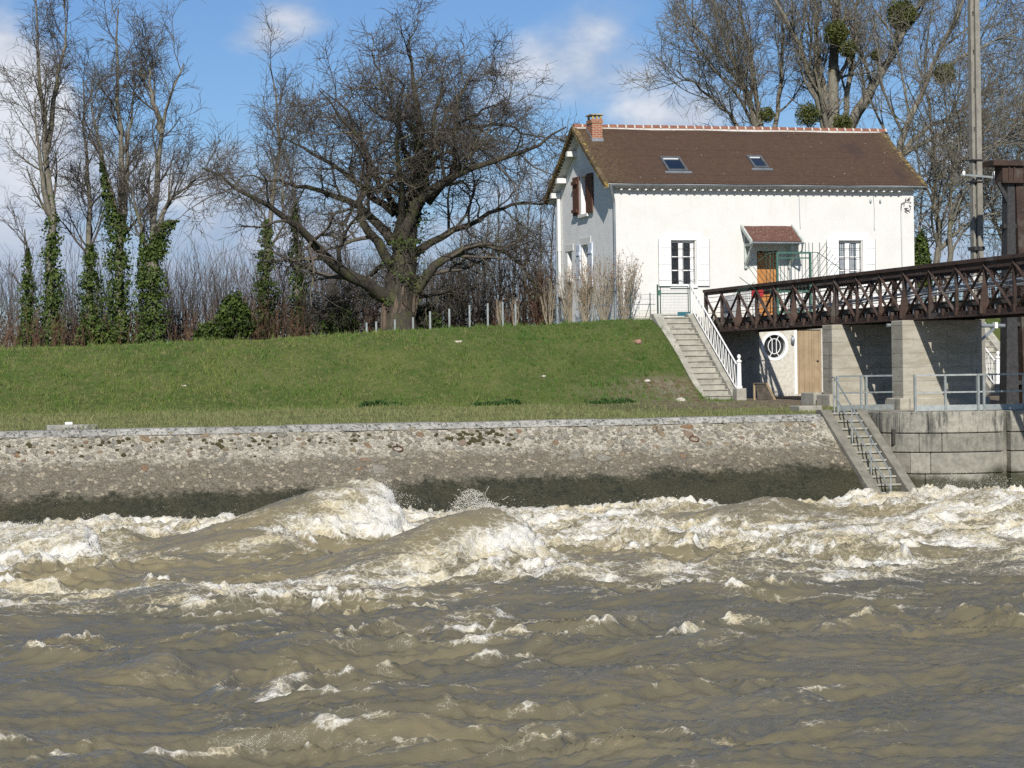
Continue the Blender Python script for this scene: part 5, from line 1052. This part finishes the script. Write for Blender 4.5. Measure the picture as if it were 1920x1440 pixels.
def bark(name, c1, c2, c3, lo=.5):
    m, N = new_mat(name); p = pos(N); n1 = N.noise(N.scalev(p, 1, 1, .5), 2.2, 5, .65); n2 = N.noise(N.scalev(p, 1, 1, .3), 14.0, 5, .7)
    c = N.mix(N.ss(n2, .35, .65), c1, c2); c = N.mix(N.ss(n1, lo, lo + .15), c, c3); finish(N, c, .92, n2, .7, .03, spec=.2)
bark('bark_dark', (.034, .029, .023), (.064, .056, .045), (.064, .067, .030))
bark('bark_grey', (.120, .108, .085), (.20, .185, .150), (.135, .135, .060), .55)
bark('bark_pale', (.14, .128, .10), (.23, .215, .175), (.19, .18, .06), .58)
bark('bark_torn', (.080, .056, .041), (.14, .108, .082), (.07, .06, .045))
bark('twig_purple', (.072, .061, .052), (.115, .098, .084), (.13, .12, .075))
bark('twig_thicket', (.070, .057, .048), (.110, .092, .080), (.09, .075, .055))
bark('twig_tan', (.26, .215, .155), (.36, .31, .235), (.22, .18, .12))
bark('twig_red', (.105, .058, .038), (.155, .088, .058), (.12, .09, .05))
def leafmat(name, a, b, c):
    m, N = new_mat(name); p = pos(N); c_ = N.mix(N.ss(N.noise(p, 3.0, 4, .6), .38, .62), a, b); c_ = N.mix(N.ss(N.noise(p, 22.0, 2, .5), .55, .68), c_, c); finish(N, c_, .65, spec=.22)
leafmat('ivy_leaf', (.026, .046, .010), (.062, .094, .018), (.115, .145, .036))
leafmat('mistletoe_leaf', (.050, .062, .014), (.085, .092, .024), (.12, .12, .04))
leafmat('weed_leaf', (.016, .046, .010), (.030, .075, .015), (.05, .10, .02))
leafmat('dry_leaf', (.16, .085, .045), (.22, .125, .07), (.27, .17, .10))
def leaves(C, size, face=None, jit=.6):
    n = len(C); a = TG.normal(size=(n, 3)); 
    if face is not None: a = nrm(face) + jit * a
    a = nrm(a); b = TG.normal(size=(n, 3)); b = nrm(b - (b * a).sum(1, keepdims=True) * a); c = np.cross(a, b); s = size * (.6 + .8 * TG.random((n, 1)))
    V = np.stack([C - b * s, C + c * s * .62 + a * s * .18, C + b * s, C - c * s * .62 + a * s * .18], 1)
    return V.reshape(-1, 3), np.arange(n * 4).reshape(-1, 4)
def ivy_on(path, rad_, n, size=.066, top=1.0, clump=.8):
    path = np.asarray(path, float); K = len(path); u = TG.random(n) ** 1.25 * top * (K - 1); u = u * (1 - .22 * np.clip(fbm(TG.random(n) * 3, u, 2, 333), 0, 1)); i = np.minimum(u.astype(int), K - 2); f = np.minimum(u - i, 1.25)[:, None]
    c = path[i] + (path[i + 1] - path[i]) * f; a = TG.random(n) * 2 * np.pi; ph = c[:, 2]
    r = np.interp(u / (K - 1), np.linspace(0, 1, len(rad_)), rad_) * (.50 + clump * .95 * fbm(a * 1.1 + 5, ph * .95 + c[:, 0] * 3, 3, 300) + .75 * TG.random(n) ** 3) * (1 - .3 * sstep(u / (K - 1), top * .92, top))
    out = np.stack([np.cos(a), np.sin(a), .25 * np.ones(n)], 1); C = c + out * np.maximum(r, .05)[:, None] * np.array([1, 1, 0]); return leaves(C, size, out, .75)
def P3(pts, Y, dy=0.0):
    n = len(pts); return [at(px, py, Y=Y + dy * i / max(n - 1, 1)) for i, (px, py) in enumerate(pts)]
# ------------------------------------------------------------------ the old spreading tree
BY = 86.0
big = thing('old_tree', at(750, 612, Y=BY), 'huge old spreading bare tree with a split trunk left of the house', 'tree')
tk = Tree()
tp = resample(P3([(748, 628), (748, 600), (746, 565), (752, 520), (760, 470), (772, 400), (785, 320), (790, 250), (780, 180), (768, 115), (768, 62)], BY), 22, .02)
tr_ = np.interp(np.linspace(0, 1, 22), [0, .03, .08, .16, .24, .34, .5, .7, .88, 1], [.82, .66, .60, .62, .54, .34, .23, .14, .06, .02])
tk.add(tp[None], tr_[None], 16)
limbs = [([(735, 560), (700, 548), (660, 525), (620, 495), (585, 455), (562, 425), (505, 388), (440, 345), (378, 315)], -3.5, .30), ([(742, 510), (715, 465), (690, 430), (668, 405), (672, 378), (694, 350), (700, 300), (672, 250), (640, 215), (598, 168)], -1.5, .22),
         ([(738, 455), (705, 415), (679, 395), (655, 372), (610, 358), (566, 352), (510, 335), (450, 330)], 2.5, .20), ([(748, 470), (766, 409), (792, 366), (832, 333), (880, 318), (935, 300), (990, 285), (1062, 238)], -2.5, .27),
         ([(770, 560), (800, 510), (835, 478), (865, 464), (909, 456), (949, 472), (985, 500), (1010, 545)], -2.0, .23), ([(770, 480), (805, 457), (850, 436), (900, 410), (950, 385), (1010, 372), (1045, 385)], 3.0, .18),
         ([(775, 420), (800, 340), (812, 262), (816, 204), (828, 157), (838, 105)], 2.0, .19), ([(800, 380), (845, 335), (856, 290), (856, 219), (868, 170), (905, 110)], -2.5, .17), ([(765, 430), (730, 380), (708, 328), (672, 251), (652, 204), (600, 165)], 3.0, .17),
         ([(780, 330), (755, 270), (735, 200), (712, 140), (702, 100)], -2.0, .13), ([(790, 300), (850, 240), (910, 200), (960, 185)], 3.0, .13), ([(755, 540), (800, 560), (850, 545), (880, 520)], 2.5, .12), ([(715, 500), (690, 520), (660, 540), (600, 590)], 2.0, .10), ([(740, 400), (640, 320), (560, 270), (500, 250)], 4.0, .15), ([(790, 270), (880, 230), (960, 240), (1030, 270)], 4.5, .13), ([(745, 440), (760, 380), (745, 300), (742, 230), (760, 150)], -4.0, .17)]
LP = np.stack([resample(P3(a, BY, dy), 14, .05) for a, dy, r in limbs]); LR = np.stack([np.interp(np.linspace(0, 1, 14), [0, .12, .5, 1], [r * 1.2, r * .9, r * .5, r * .10]) for a, dy, r in limbs])
tk.add(LP, LR, 8); tk.obj('trunk', 'bark_dark', big)
tw = Tree()
SP = np.concatenate([LP, resample(tp[8:], 14)[None]]); SR = np.concatenate([LR, np.interp(np.linspace(0, 1, 14), [0, 1], [.3, .03])[None]])
l1 = grow(SP, SR, 12, .18, .99, (35, 80), .40, 8, .17, .03, .5, .026); l2 = grow(*l1, 7, .12, .99, (30, 75), .50, 6, .20, .02, .6, .015); l3 = grow(*l2, 5, .12, .99, (30, 75), .5, 4, .20, .02, .65, .0105, lenabs=.85); l4 = grow(*l3, 2, .12, 1.0, (25, 75), .62, 2, .25, .0, .7, .0085, lenabs=.45)
e1 = grow(tp[2:12][None], tr_[2:12][None], 110, .0, 1.0, (50, 95), .1, 5, .2, .06, .05, .014, lenabs=1.5); e2 = grow(*e1, 6, .15, 1, (25, 65), .5, 3, .2, .0, .7, .009, lenabs=.6); tw.add(*e1, 3); tw.add(*e2, 3)
tw.add(*l1, 5); tw.add(*l2, 4); tw.add(*l3, 3); tw.add(*l4, 3); tw.obj('crown', 'twig_purple', big)
V1, F1 = ivy_on(tp[2:16], [.45, .62, .55, .5, .35], 4600, .06, clump=1.3); V2, F2 = ivy_on(LP[3][:8], [.22, .15], 250, .05); obj_np('ivy', np.concatenate([V1, V2]), np.concatenate([F1, F2 + len(V1)]), 'ivy_leaf', big)
# torn wood on the front of the trunk
cw = Tree(); pa_ = []
for k in range(11):
    x = 722 + k * 5 + TG.normal() * 2; b0_ = P3([(x - 3, 618), (x + TG.normal() * 3, 585), (x + 5 + TG.normal() * 3, 550), (x + 8, 525 + 3 * abs(k - 5))], BY - .53 + .014 * (k - 5) ** 2 + TG.normal() * .04); pa_.append(resample(b0_, 7, .015))
cw.add(np.stack(pa_), np.tile(np.array([.11, .10, .085, .09, .08, .06, .03]), (11, 1)), 6); cw.obj('torn_bark', 'bark_torn', big)
# ------------------------------------------------------------------ ivy-clad trees on the left and behind the old tree
def snap(q, done):
    # let a limb leave the stem it belongs to
    if done:
        m_ = np.concatenate([np.stack([a + (b - a) * f for f in np.linspace(0, 1, 6)]) for d in done for a, b in zip(d[:-2], d[1:-1])]); j = np.argmin(np.linalg.norm(m_ - q[0], axis=1)); d0 = m_[j] - q[0]
        q = q + d0[None] * np.linspace(1, 0, len(q))[:, None] ** 3
    return q
def ivy_tree(label, Y, stems, ivy, r0, ntw=(9, 6, 5), up=.08, mat='bark_grey', grp='ivy clad trees behind the embankment', leafs=4600, l0=.25, side=None):
    base = at(*stems[0][0], Y=Y); base = np.array([base[0], base[1], float(crest_z(base[0])) - .1])
    t_ = thing('ivy_clad_tree', base, label, 'tree', grp); T = Tree(); C = Tree(); SPs = []; SRs = []
    for i, s_ in enumerate(stems):
        q = resample(P3(s_, Y, TG.normal() * .8 if i else 0), 12, .04); q = snap(q, SPs); r = np.interp(np.linspace(0, 1, 12), [0, .1, 1], [r0 * 1.2, r0, .025]) * (1 if i == 0 else .62); SPs.append(q); SRs.append(r)
    SPs = np.stack(SPs); SRs = np.stack(SRs); T.add(SPs, SRs, 8); T.obj('trunk', mat, t_)
    a = grow(SPs, SRs, ntw[0], .30, .98, (20, 50), l0, 7, .10, up, .5, .024, lenabs=l0 * 7.5); b = grow(*a, ntw[1], .12, .98, (20, 55), .5, 5, .13, up * .7, .6, .015, lenabs=l0 * 3.6); c = grow(*b, ntw[2], .15, 1.0, (22, 60), .55, 4, .18, up * .6, .7, .0105, lenabs=l0 * 2.2)
    d = grow(*c, 2, .2, 1.0, (25, 65), .6, 2, .2, .03, .8, .0085, lenabs=.45)
    C.add(a[0], a[1], 5); C.add(b[0], b[1], 3); C.add(c[0], c[1], 3); C.add(d[0], d[1], 3); C.obj('crown', 'twig_purple' if mat != 'bark_pale' else 'bark_grey', t_)
    Vs = []; Fs = []; n = 0
    for (pth, rads, num) in ivy:
        V, F = ivy_on(resample(P3(pth, Y - .02), 10), rads, int(num * leafs * .8), top=1.0 + .12 * TG.random()); Vs.append(V); Fs.append(F + n); n += len(V)
    obj_np('ivy', np.concatenate(Vs), np.concatenate(Fs), 'ivy_leaf', t_); return t_
ivy_tree('thin small ivy covered trunk at the far left', 93, [[(52, 655), (53, 560), (52, 480), (46, 430)]], [([(52, 655), (53, 560), (52, 470)], [.36, .34, .28, .1], .55)], .10, (6, 4, 3), l0=.22)
ivy_tree('tallest ivy clad tree, leftmost of the big ivy trunks', 93, [[(96, 655), (95, 480), (95, 370), (90, 270), (74, 190), (70, 90), (66, -20)], [(94, 290), (104, 235), (108, 150), (128, 60), (118, 10)], [(92, 420), (80, 350), (70, 270), (64, 180)]], [([(98, 655), (98, 500), (95, 375)], [.52, .50, .40, .15], 1.1)], .20)
ivy_tree('ivy clad tree with a short dark ivy sleeve, second of the big left trunks', 96, [[(168, 655), (166, 480), (163, 340), (160, 240), (156, 150)], [(166, 520), (172, 430), (168, 360)]], [([(172, 655), (170, 560), (168, 465)], [.62, .55, .42, .2], 1.0)], .16)
ivy_tree('ivy clad tree with a leaning ivy covered branch, third of the big left trunks', 93, [[(226, 655), (222, 520), (226, 400), (228, 300), (224, 180), (216, 90), (222, 15)], [(216, 420), (202, 360), (192, 310), (184, 270), (168, 200), (172, 150)], [(232, 420), (238, 340), (240, 250), (256, 150)]], [([(226, 655), (222, 520), (220, 410)], [.52, .50, .55, .45], 1.2), ([(218, 430), (204, 385), (195, 330), (190, 300)], [.40, .28, .15, .06], .35)], .20)
ivy_tree('forked ivy clad tree nearest the old spreading tree on its left', 91, [[(284, 655), (286, 540), (290, 440), (292, 340), (300, 245), (318, 170), (345, 120)], [(270, 540), (266, 450), (252, 380), (236, 330)], [(296, 460), (306, 400), (330, 360), (380, 330)], [(300, 250), (286, 190), (282, 120)]], [([(283, 655), (284, 560), (290, 455)], [.58, .58, .50, .25], 1.3), ([(292, 480), (302, 430), (318, 410), (328, 415)], [.30, .40, .36, .15], .5), ([(268, 540), (268, 440)], [.22, .2, .1], .25)], .21)
ivy_tree('dark ivy clad trunk behind the left limbs of the old tree', 95, [[(500, 650), (498, 520), (500, 420), (525, 330), (530, 250), (516, 190), (508, 130)]], [([(500, 650), (498, 530), (500, 415)], [.55, .50, .42, .2], 1.0)], .17)
ivy_tree('slim ivy clad trunk close left of the old tree', 95, [[(566, 650), (558, 520), (552, 400), (548, 330), (535, 270)]], [([(566, 650), (558, 520), (553, 390)], [.40, .36, .34, .15], .9)], .14)
# ------------------------------------------------------------------ trees behind the house
def bare_tree(name, label, Y, stems, r0s, mat, twm, ntw, up, l0, K0=12, grp='bare trees behind the house'):
    b0_ = at(*stems[0][0], Y=Y); t_ = thing(name, (b0_[0], Y, float(crest_z(b0_[0]))), label, 'tree', grp); T = Tree(); C = Tree()
    SPs = []
    for i, s_ in enumerate(stems): SPs.append(snap(resample(P3(s_, Y, TG.normal() * 1.2 if i else 0), K0, .05), SPs))
    SPs = np.stack(SPs); SRs = np.stack([np.interp(np.linspace(0, 1, K0), [0, .1, 1], [r * 1.15, r, r * .25]) for r in r0s])
    T.add(SPs, SRs, 9); T.obj('trunk', mat, t_)
    a = grow(SPs, SRs, ntw[0], .3, .98, (20, 52), l0, 8, .10, up, .5, .03, lenabs=l0 * 8.5); b = grow(*a, ntw[1], .15, .98, (22, 58), .42, 5, .14, up * .7, .6, .018, lenabs=l0 * 4.0); c = grow(*b, ntw[2], .15, 1.0, (25, 60), .5, 4, .16, up * .6, .65, .012, lenabs=l0 * 2.3); d = grow(*c, ntw[3], .2, 1.0, (25, 65), .55, 2, .2, .03, .7, .0085, lenabs=.5)
    C.add(a[0], a[1], 5); C.add(b[0], b[1], 4); C.add(c[0], c[1], 3); C.add(d[0], d[1], 3); C.obj('crown', twm, t_); return t_, c
bare_tree('poplar_tree', 'large pale many stemmed poplar behind the right half of the roof', 94, [[(1562, 480), (1562, 300), (1560, 150), (1566, 40), (1568, -90)], [(1550, 330), (1544, 237), (1520, 160), (1505, 90), (1470, 30), (1430, -40)], [(1572, 330), (1590, 235), (1650, 155), (1687, 66), (1730, 5), (1770, -60)], [(1558, 300), (1546, 200), (1532, 100), (1524, 0), (1518, -80)], [(1580, 270), (1625, 190), (1668, 110), (1690, 40), (1705, -40)], [(1560, 300), (1590, 180), (1600, 80), (1612, -40)]],
          (.40, .22, .25, .20, .19, .16), 'bark_pale', 'bark_grey', (10, 6, 5, 4), .11, .34)
bare_tree('poplar_tree', 'slender many stemmed bare tree behind the middle of the roof', 97, [[(1440, 480), (1432, 250), (1400, 160), (1362, 90), (1340, 30), (1325, -60)], [(1440, 330), (1420, 200), (1405, 100), (1385, 0), (1375, -60)], [(1445, 330), (1462, 200), (1470, 100), (1462, 0)], [(1436, 300), (1370, 215), (1320, 170), (1268, 130)], [(1438, 300), (1390, 150), (1310, 60), (1262, -10)], [(1445, 320), (1400, 190), (1350, 150), (1290, 60)]], (.20, .15, .14, .11, .12, .10), 'bark_pale', 'bark_grey', (10, 6, 5, 4), .11, .30)
bare_tree('poplar_tree', 'lichen covered bare tree leaning right behind the right roof end', 90, [[(1690, 480), (1672, 300), (1690, 240), (1722, 195), (1735, 140), (1780, 60), (1812, 0), (1835, -60)], [(1676, 300), (1715, 245), (1770, 225), (1825, 190), (1880, 160)], [(1690, 290), (1740, 258), (1800, 240), (1850, 210), (1920, 190)], [(1740, 150), (1800, 110), (1860, 80), (1905, 60)]], (.20, .13, .11, .09), 'bark_pale', 'bark_grey', (11, 6, 5, 4), .07, .46)
ct, cc = bare_tree('alder_tree', 'bare tree hung with dark catkins between the house and the utility pole', 84, [[(1758, 620), (1760, 480), (1755, 360), (1750, 260), (1742, 180)], [(1782, 620), (1790, 480), (1782, 380), (1792, 300), (1800, 220)], [(1760, 470), (1800, 425), (1850, 405), (1910, 385)], [(1752, 340), (1820, 290), (1880, 262), (1930, 240)], [(1770, 600), (1730, 500), (1722, 420), (1735, 340)]], (.17, .14, .09, .08, .10), 'bark_grey', 'bark_grey', (13, 7, 5, 2), .02, .40)
q = cc[0][:, -1]; q = q[TG.choice(len(q), min(2400, len(q)), replace=False)]; n = len(q); L_ = .07 + .06 * TG.random(n)
V = np.stack([q, q + np.stack([np.full(n, .022), 0 * L_, -L_ * .5], 1), q + np.stack([-np.full(n, .022), 0 * L_, -L_ * .5], 1), q + np.stack([0 * L_, np.full(n, .022), -L_ * .5], 1), q + np.stack([0 * L_, -np.full(n, .022), -L_ * .5], 1), q + np.stack([0 * L_, 0 * L_, -L_], 1)], 1)
F = (np.array([(0, 1, 3), (0, 3, 2), (0, 2, 4), (0, 4, 1), (5, 3, 1), (5, 2, 3), (5, 4, 2), (5, 1, 4)])[None] + np.arange(n)[:, None, None] * 6).reshape(-1, 3)
simple('catkin', (.085, .048, .036), (.135, .075, .052), .9, 9); obj_np('catkins', V.reshape(-1, 3), F, 'catkin', ct, kind='stuff')
bare_tree('alder_tree', 'bare grey tree at the right edge behind the gantry', 88, [[(1905, 620), (1900, 480), (1908, 380), (1915, 260), (1925, 150)], [(1902, 500), (1870, 430), (1850, 360), (1845, 300)]], (.14, .09), 'bark_grey', 'bark_grey', (13, 7, 5, 2), .05, .40)
for (px, py, r, Y, n, lb) in ((1692, 28, .66, 91.6, 4200, 'largest round mistletoe ball high in the poplar, near the top edge'), (1568, 62, .55, 92.6, 2800, 'mistletoe clump on the poplar trunk above the roof, left of the largest ball'), (1590, 92, .42, 92.4, 1100, 'mistletoe clump just below right of the trunk clump'), (1772, 138, .48, 88.6, 2000, 'dark mistletoe ball beside the utility pole'),
                       (1515, 215, .55, 92.5, 1500, 'mistletoe tuft low behind the roof ridge, left of the poplar trunk'), (1580, 232, .45, 92.3, 1200, 'mistletoe tuft low behind the roof ridge, right of the poplar trunk'), (1438, 215, .36, 95, 900, 'small mistletoe tuft behind the middle of the ridge'), (1643, 104, .22, 92.6, 400, 'small dark mistletoe tuft in the right fork of the poplar')):
    c0 = at(px, py, Y=Y); mt_ = thing('mistletoe', c0, lb, 'mistletoe', 'mistletoe clumps in the bare trees'); ns = n // 7
    d = nrm(TG.normal(size=(ns, 3))); St = np.stack([c0 + 0 * d, c0 + d * r * .5 + TG.normal(0, .03, d.shape), c0 + d * r * (.8 + .2 * TG.random((ns, 1)))], 1); T = Tree(); T.add(St, np.tile([.012, .009, .006], (ns, 1)), 3); T.obj('stems', 'mistletoe_leaf', mt_)
    dd = nrm(TG.normal(size=(n, 3))); C = c0 + dd * r * (.55 + .5 * TG.random((n, 1)) ** .6) * (1 + .15 * np.sin(dd[:, :1] * 7)); V, F = leaves(C, .042, dd, .9); obj_np('leaves', V, F, 'mistletoe_leaf', mt_)
# evergreen bushes
def bush(label, px, pyb, pyt, wpx, Y, n, mat='ivy_leaf'):
    b0_ = at(px, pyb, Y=Y); t0_ = at(px, pyt, Y=Y); h = t0_[2] - b0_[2]; rx = wpx * Y / FPX / 2; o_ = thing('evergreen_bush', b0_, label, 'bush', 'evergreen bushes behind the embankment')
    d = nrm(TG.normal(size=(n, 3))); rr_ = (.45 + .6 * TG.random((n, 1)) ** .5); lump = 1 + .38 * fbm(d[:, 0] * 2 + px, d[:, 2] * 2.2 + d[:, 1], 2, 410)
    sb = np.array([(0, 0, -.12, .80), (-.45, .1, -.25, .55), (.48, -.1, -.2, .55), (.12, 0, .32, .50), (-.25, -.2, .18, .5), (.3, .1, .1, .45)]); ks = TG.integers(0, 6, n); so_ = sb[ks]
    C = np.array([b0_[0], Y, b0_[2] + h * .48]) + (so_[:, :3] + d * rr_ * lump[:, None] * so_[:, 3:]) * np.array([rx, rx * .8, h * .55]); V, F = leaves(C, .075, d, .8); obj_np('foliage', V, F, mat, o_)
    sp_ = np.stack([np.array([b0_[0], Y, b0_[2] - .1]) + np.zeros((9, 3)), np.array([b0_[0], Y, b0_[2] + h * .45]) + TG.normal(0, 1, (9, 3)) * np.array([rx * .4, rx * .3, h * .1]), np.array([b0_[0], Y, b0_[2] + h * .8]) + TG.normal(0, 1, (9, 3)) * np.array([rx * .6, rx * .5, h * .1])], 1)
    T = Tree(); T.add(sp_, np.tile([.04, .025, .012], (9, 1)), 4); T.obj('stems', 'bark_dark', o_)
bush('rounded evergreen bush left of the dark ivy clad trunk', 438, 650, 540, 75, 90, 3800); bush('low evergreen bush left of the rounded evergreen bush', 392, 650, 600, 60, 89, 1400); bush('evergreen bush just left of the old tree trunk', 632, 630, 560, 75, 91, 2400); bush('small ivy bush at the right foot of the old tree', 800, 625, 565, 55, 87.5, 1500)
bush('dark ivy bush against the right corner of the house', 1728, 560, 420, 46, 83.5, 3000); bush('ivy bush around the foot of the second big left trunk', 178, 660, 590, 80, 92, 1600)
# ------------------------------------------------------------------ pale shrubs by the gable
def shrub(label, px, pyb, pyt, wpx, Y, n, mat, buds, grp, name='shrub', lean=0.0):
    b0_ = at(px, pyb, Y=Y); b0_[2] = ground_z(b0_[0], Y) if Y < 82 else b0_[2]; h = at(px, pyt, Y=Y)[2] - b0_[2]; rx = wpx * Y / FPX / 2; o_ = thing(name, b0_, label, 'shrub', grp)
    a = TG.random(n) * 2 * np.pi; sp_ = TG.random(n) ** .7; top = np.stack([b0_[0] + np.cos(a) * sp_ * rx + lean, Y + np.sin(a) * sp_ * rx, b0_[2] + h * (.72 + .28 * TG.random(n)) * (1 - .25 * sp_ ** 2)], 1); bs = b0_ + np.stack([np.cos(a) * .1, np.sin(a) * .1, 0 * a], 1) * sp_[:, None]
    t = np.linspace(0, 1, 6)[None, :, None]; ctrl = bs + (top - bs) * np.array([.45, .45, .5]); ctrl[:, 0] += np.cos(a) * sp_ * rx * .15
    Pt = (1 - t) ** 2 * bs[:, None] + 2 * t * (1 - t) * ctrl[:, None] + t ** 2 * top[:, None]; Pt[:, 1:] += TG.normal(0, .018, Pt[:, 1:].shape)
    R = np.tile(np.linspace(.017, .006, 6), (n, 1)); T = Tree(); T.add(Pt, R, 4); g = grow(Pt, R, 5, .25, .98, (15, 38), .28, 4, .08, .12, .7, .006); T.add(*g, 3); T.obj('stems', mat, o_)
    q = np.concatenate([g[0][:, -1], g[0][:, -2], Pt[:, -1]]); q = q[TG.random(len(q)) < buds]; V, F = leaves(q + TG.normal(0, .02, q.shape), .030); obj_np('buds', V, F, 'dry_leaf', o_, kind='stuff')
G_ = 'pale stemmed shrubs in front of the gable'
shrub('pale stemmed shrub at the back corner of the gable', 1068, 606, 485, 62, 80.5, 30, 'twig_tan', .7, G_); shrub('pale stemmed shrub in front of the lower gable window', 1098, 606, 470, 60, 77.5, 34, 'twig_tan', .8, G_)
shrub('pale stemmed shrub in front of the front downpipe', 1132, 606, 470, 62, 75.2, 34, 'twig_tan', .7, G_); shrub('pale stemmed shrub against the white front wall, nearest the garden gate', 1170, 603, 462, 60, 74.2, 30, 'twig_tan', .8, G_, lean=.15)
shrub('small pale sapling bush just left of the gable corner', 1030, 610, 515, 42, 81.5, 14, 'twig_tan', .2, G_)
shrub('reddish brown leafless bush left of the house', 1012, 612, 490, 85, 85, 60, 'twig_red', 1.0, None); shrub('small forked sapling left of the reddish bush', 968, 612, 552, 26, 78, 7, 'twig_tan', .3, None); shrub('small forked sapling at the right end of the fence posts', 940, 612, 548, 26, 79, 7, 'twig_tan', .3, None)
# saplings between the old tree and the house
for i, (px, pyt, Y, lb) in enumerate(((905, 395, 95, 'thin grey sapling behind the fence posts, right of the old tree'), (935, 350, 97, 'tall thin sapling behind the fence posts, second from the old tree'), (960, 372, 94, 'thin sapling behind the fence posts, third from the old tree'), (985, 330, 98, 'tallest thin sapling left of the reddish bush'), (1012, 360, 95, 'thin sapling behind the reddish bush'), (1035, 345, 97, 'thin sapling touching the gable edge of the house'), (870, 430, 98, 'thin sapling right behind the old tree trunk'))):
    b0_ = at(px, 640, Y=Y); T = Tree(); C = Tree(); s_ = resample(P3([(px, 645), (px + TG.normal() * 4, 560), (px + TG.normal() * 6, 470), (px + TG.normal() * 8, pyt)], Y), 9, .03)[None]; r = np.linspace(.07, .015, 9)[None]
    o_ = thing('sapling_tree', b0_, lb, 'tree', 'thin saplings between the old tree and the house'); T.add(s_, r, 6); T.obj('trunk', 'bark_grey', o_)
    a = grow(s_, r, 26, .15, .98, (15, 45), .30, 5, .10, .10, .5, .014); b = grow(*a, 6, .15, 1, (20, 50), .5, 3, .15, .06, .7, .009); C.add(*a, 3); C.add(*b, 3); C.obj('crown', 'twig_thicket', o_)
# ------------------------------------------------------------------ thicket behind (one mass)
def stems(n, x0, x1, y0, y1, hlo, hhi, mat, name, label, n2, n3, env=None, seed=0, r=.018):
    x = x0 + (x1 - x0) * TG.random(n); y = y0 + (y1 - y0) * TG.random(n); x = x * 1.0 + (y - y0) * .10; h = (hlo + (hhi - hlo) * TG.random(n)) * (1 + .35 * fbm(x * .22, y * .1, 2, 500 + seed)); z = crest_z(x) - .15 - np.maximum(y - 90, 0) * .006
    K = 5; t = np.linspace(0, 1, K); ln = TG.normal(0, .10, (n, 2)) * h[:, None]; Pt = np.empty((n, K, 3)); Pt[:, :, 0] = x[:, None] + ln[:, :1] * t ** 1.5; Pt[:, :, 1] = y[:, None] + ln[:, 1:] * t ** 1.5; Pt[:, :, 2] = z[:, None] + h[:, None] * t; Pt[:, 1:] += TG.normal(0, .05, (n, K - 1, 3))
    R = np.tile(np.linspace(r, .008, K), (n, 1)); T = Tree(); T.add(Pt, R, 3); a = grow(Pt, R, n2, .12, .98, (15, 45), .33, 3, .12, .12, .7, .009); T.add(*a, 3)
    if n3: b = grow(*a, n3, .2, 1, (20, 50), .55, 3, .15, .08, .8, .007); T.add(*b, 3)
    o_ = T.obj(name, mat, None, 'stuff'); tag(o_, label, 'thicket'); return o_
stems(1150, -9, 33, 98, 112, 2.4, 4.4, 'twig_thicket', 'thicket', 'grey brown leafless thicket filling the gap behind the ivy clad trees', 7, 1, seed=1)
stems(950, -9, 33, 112, 128, 3.6, 5.6, 'twig_thicket', 'tall_thicket', 'taller pale thicket behind the leafless thicket', 8, 0, seed=2)
stems(700, -6, 26, 90.5, 97, .7, 2.0, 'twig_red', 'bramble_undergrowth', 'low reddish bramble undergrowth along the crest', 8, 0, seed=3, r=.012)
nL = 19000; x = -8 + 41 * TG.random(nL); y = 93 + 5 * TG.random(nL); z = crest_z(x) - .2 + 1.9 * TG.random(nL) ** 1.6 * (.55 + .6 * np.clip(fbm(x * .5, y * .3, 3, 700) + .4, 0, 1.3)); V, F = leaves(np.stack([x, y, z], 1), .075)
leafmat('bracken_leaf', (.060, .046, .034), (.095, .072, .052), (.075, .068, .036)); o_ = obj_np('dead_bracken', V, F, 'bracken_leaf', kind='stuff'); tag(o_, 'brown dead bracken filling the foot of the thicket', 'bracken')
stems(260, 34, 52, 86, 98, 1.5, 4.0, 'twig_thicket', 'scrub_thicket', 'leafless thicket behind the footbridge right of the house', 9, 1, seed=4)
# weeds at the foot of the bank, ivy on the quay
def weeds(label, x0, x1, y0, y1, n, h, s_):
    x = x0 + (x1 - x0) * TG.random(n); y = y0 + (y1 - y0) * TG.random(n); env = np.sin(np.pi * (x - x0) / (x1 - x0)) ** .5; z = ground_z(x, y) + h * TG.random(n) * env * (.6 + .6 * np.clip(fbm(x * 1.5, y, 2, 610) + .4, 0, 1.3)); V, F = leaves(np.stack([x, y, z], 1), s_, np.tile([0, -.4, 1.], (n, 1)), .7)
    o_ = obj_np('weed_clump', V, F, 'weed_leaf', org=((x0 + x1) / 2, (y0 + y1) / 2, float(ground_z((x0 + x1) / 2, (y0 + y1) / 2)))); tag(o_, label, 'weeds', 'dark weed clumps at the foot of the bank')
a = at(665, 752, Y=67.3); b = at(762, 752, Y=67.3); weeds('dark weed clump at the foot of the bank, left of the middle', a[0], b[0], 66.9, 67.7, 1600, .22, .05)
a = at(885, 750, Y=67.5); b = at(1010, 750, Y=67.5); weeds('dark weed clump at the foot of the bank below the old tree right side', a[0], b[0], 67.2, 67.9, 1500, .14, .045)
a = at(1100, 748, Y=68); b = at(1190, 748, Y=68); weeds('bright low weed clump at the foot of the bank near the stairs', a[0], b[0], 67.7, 68.3, 700, .12, .04)
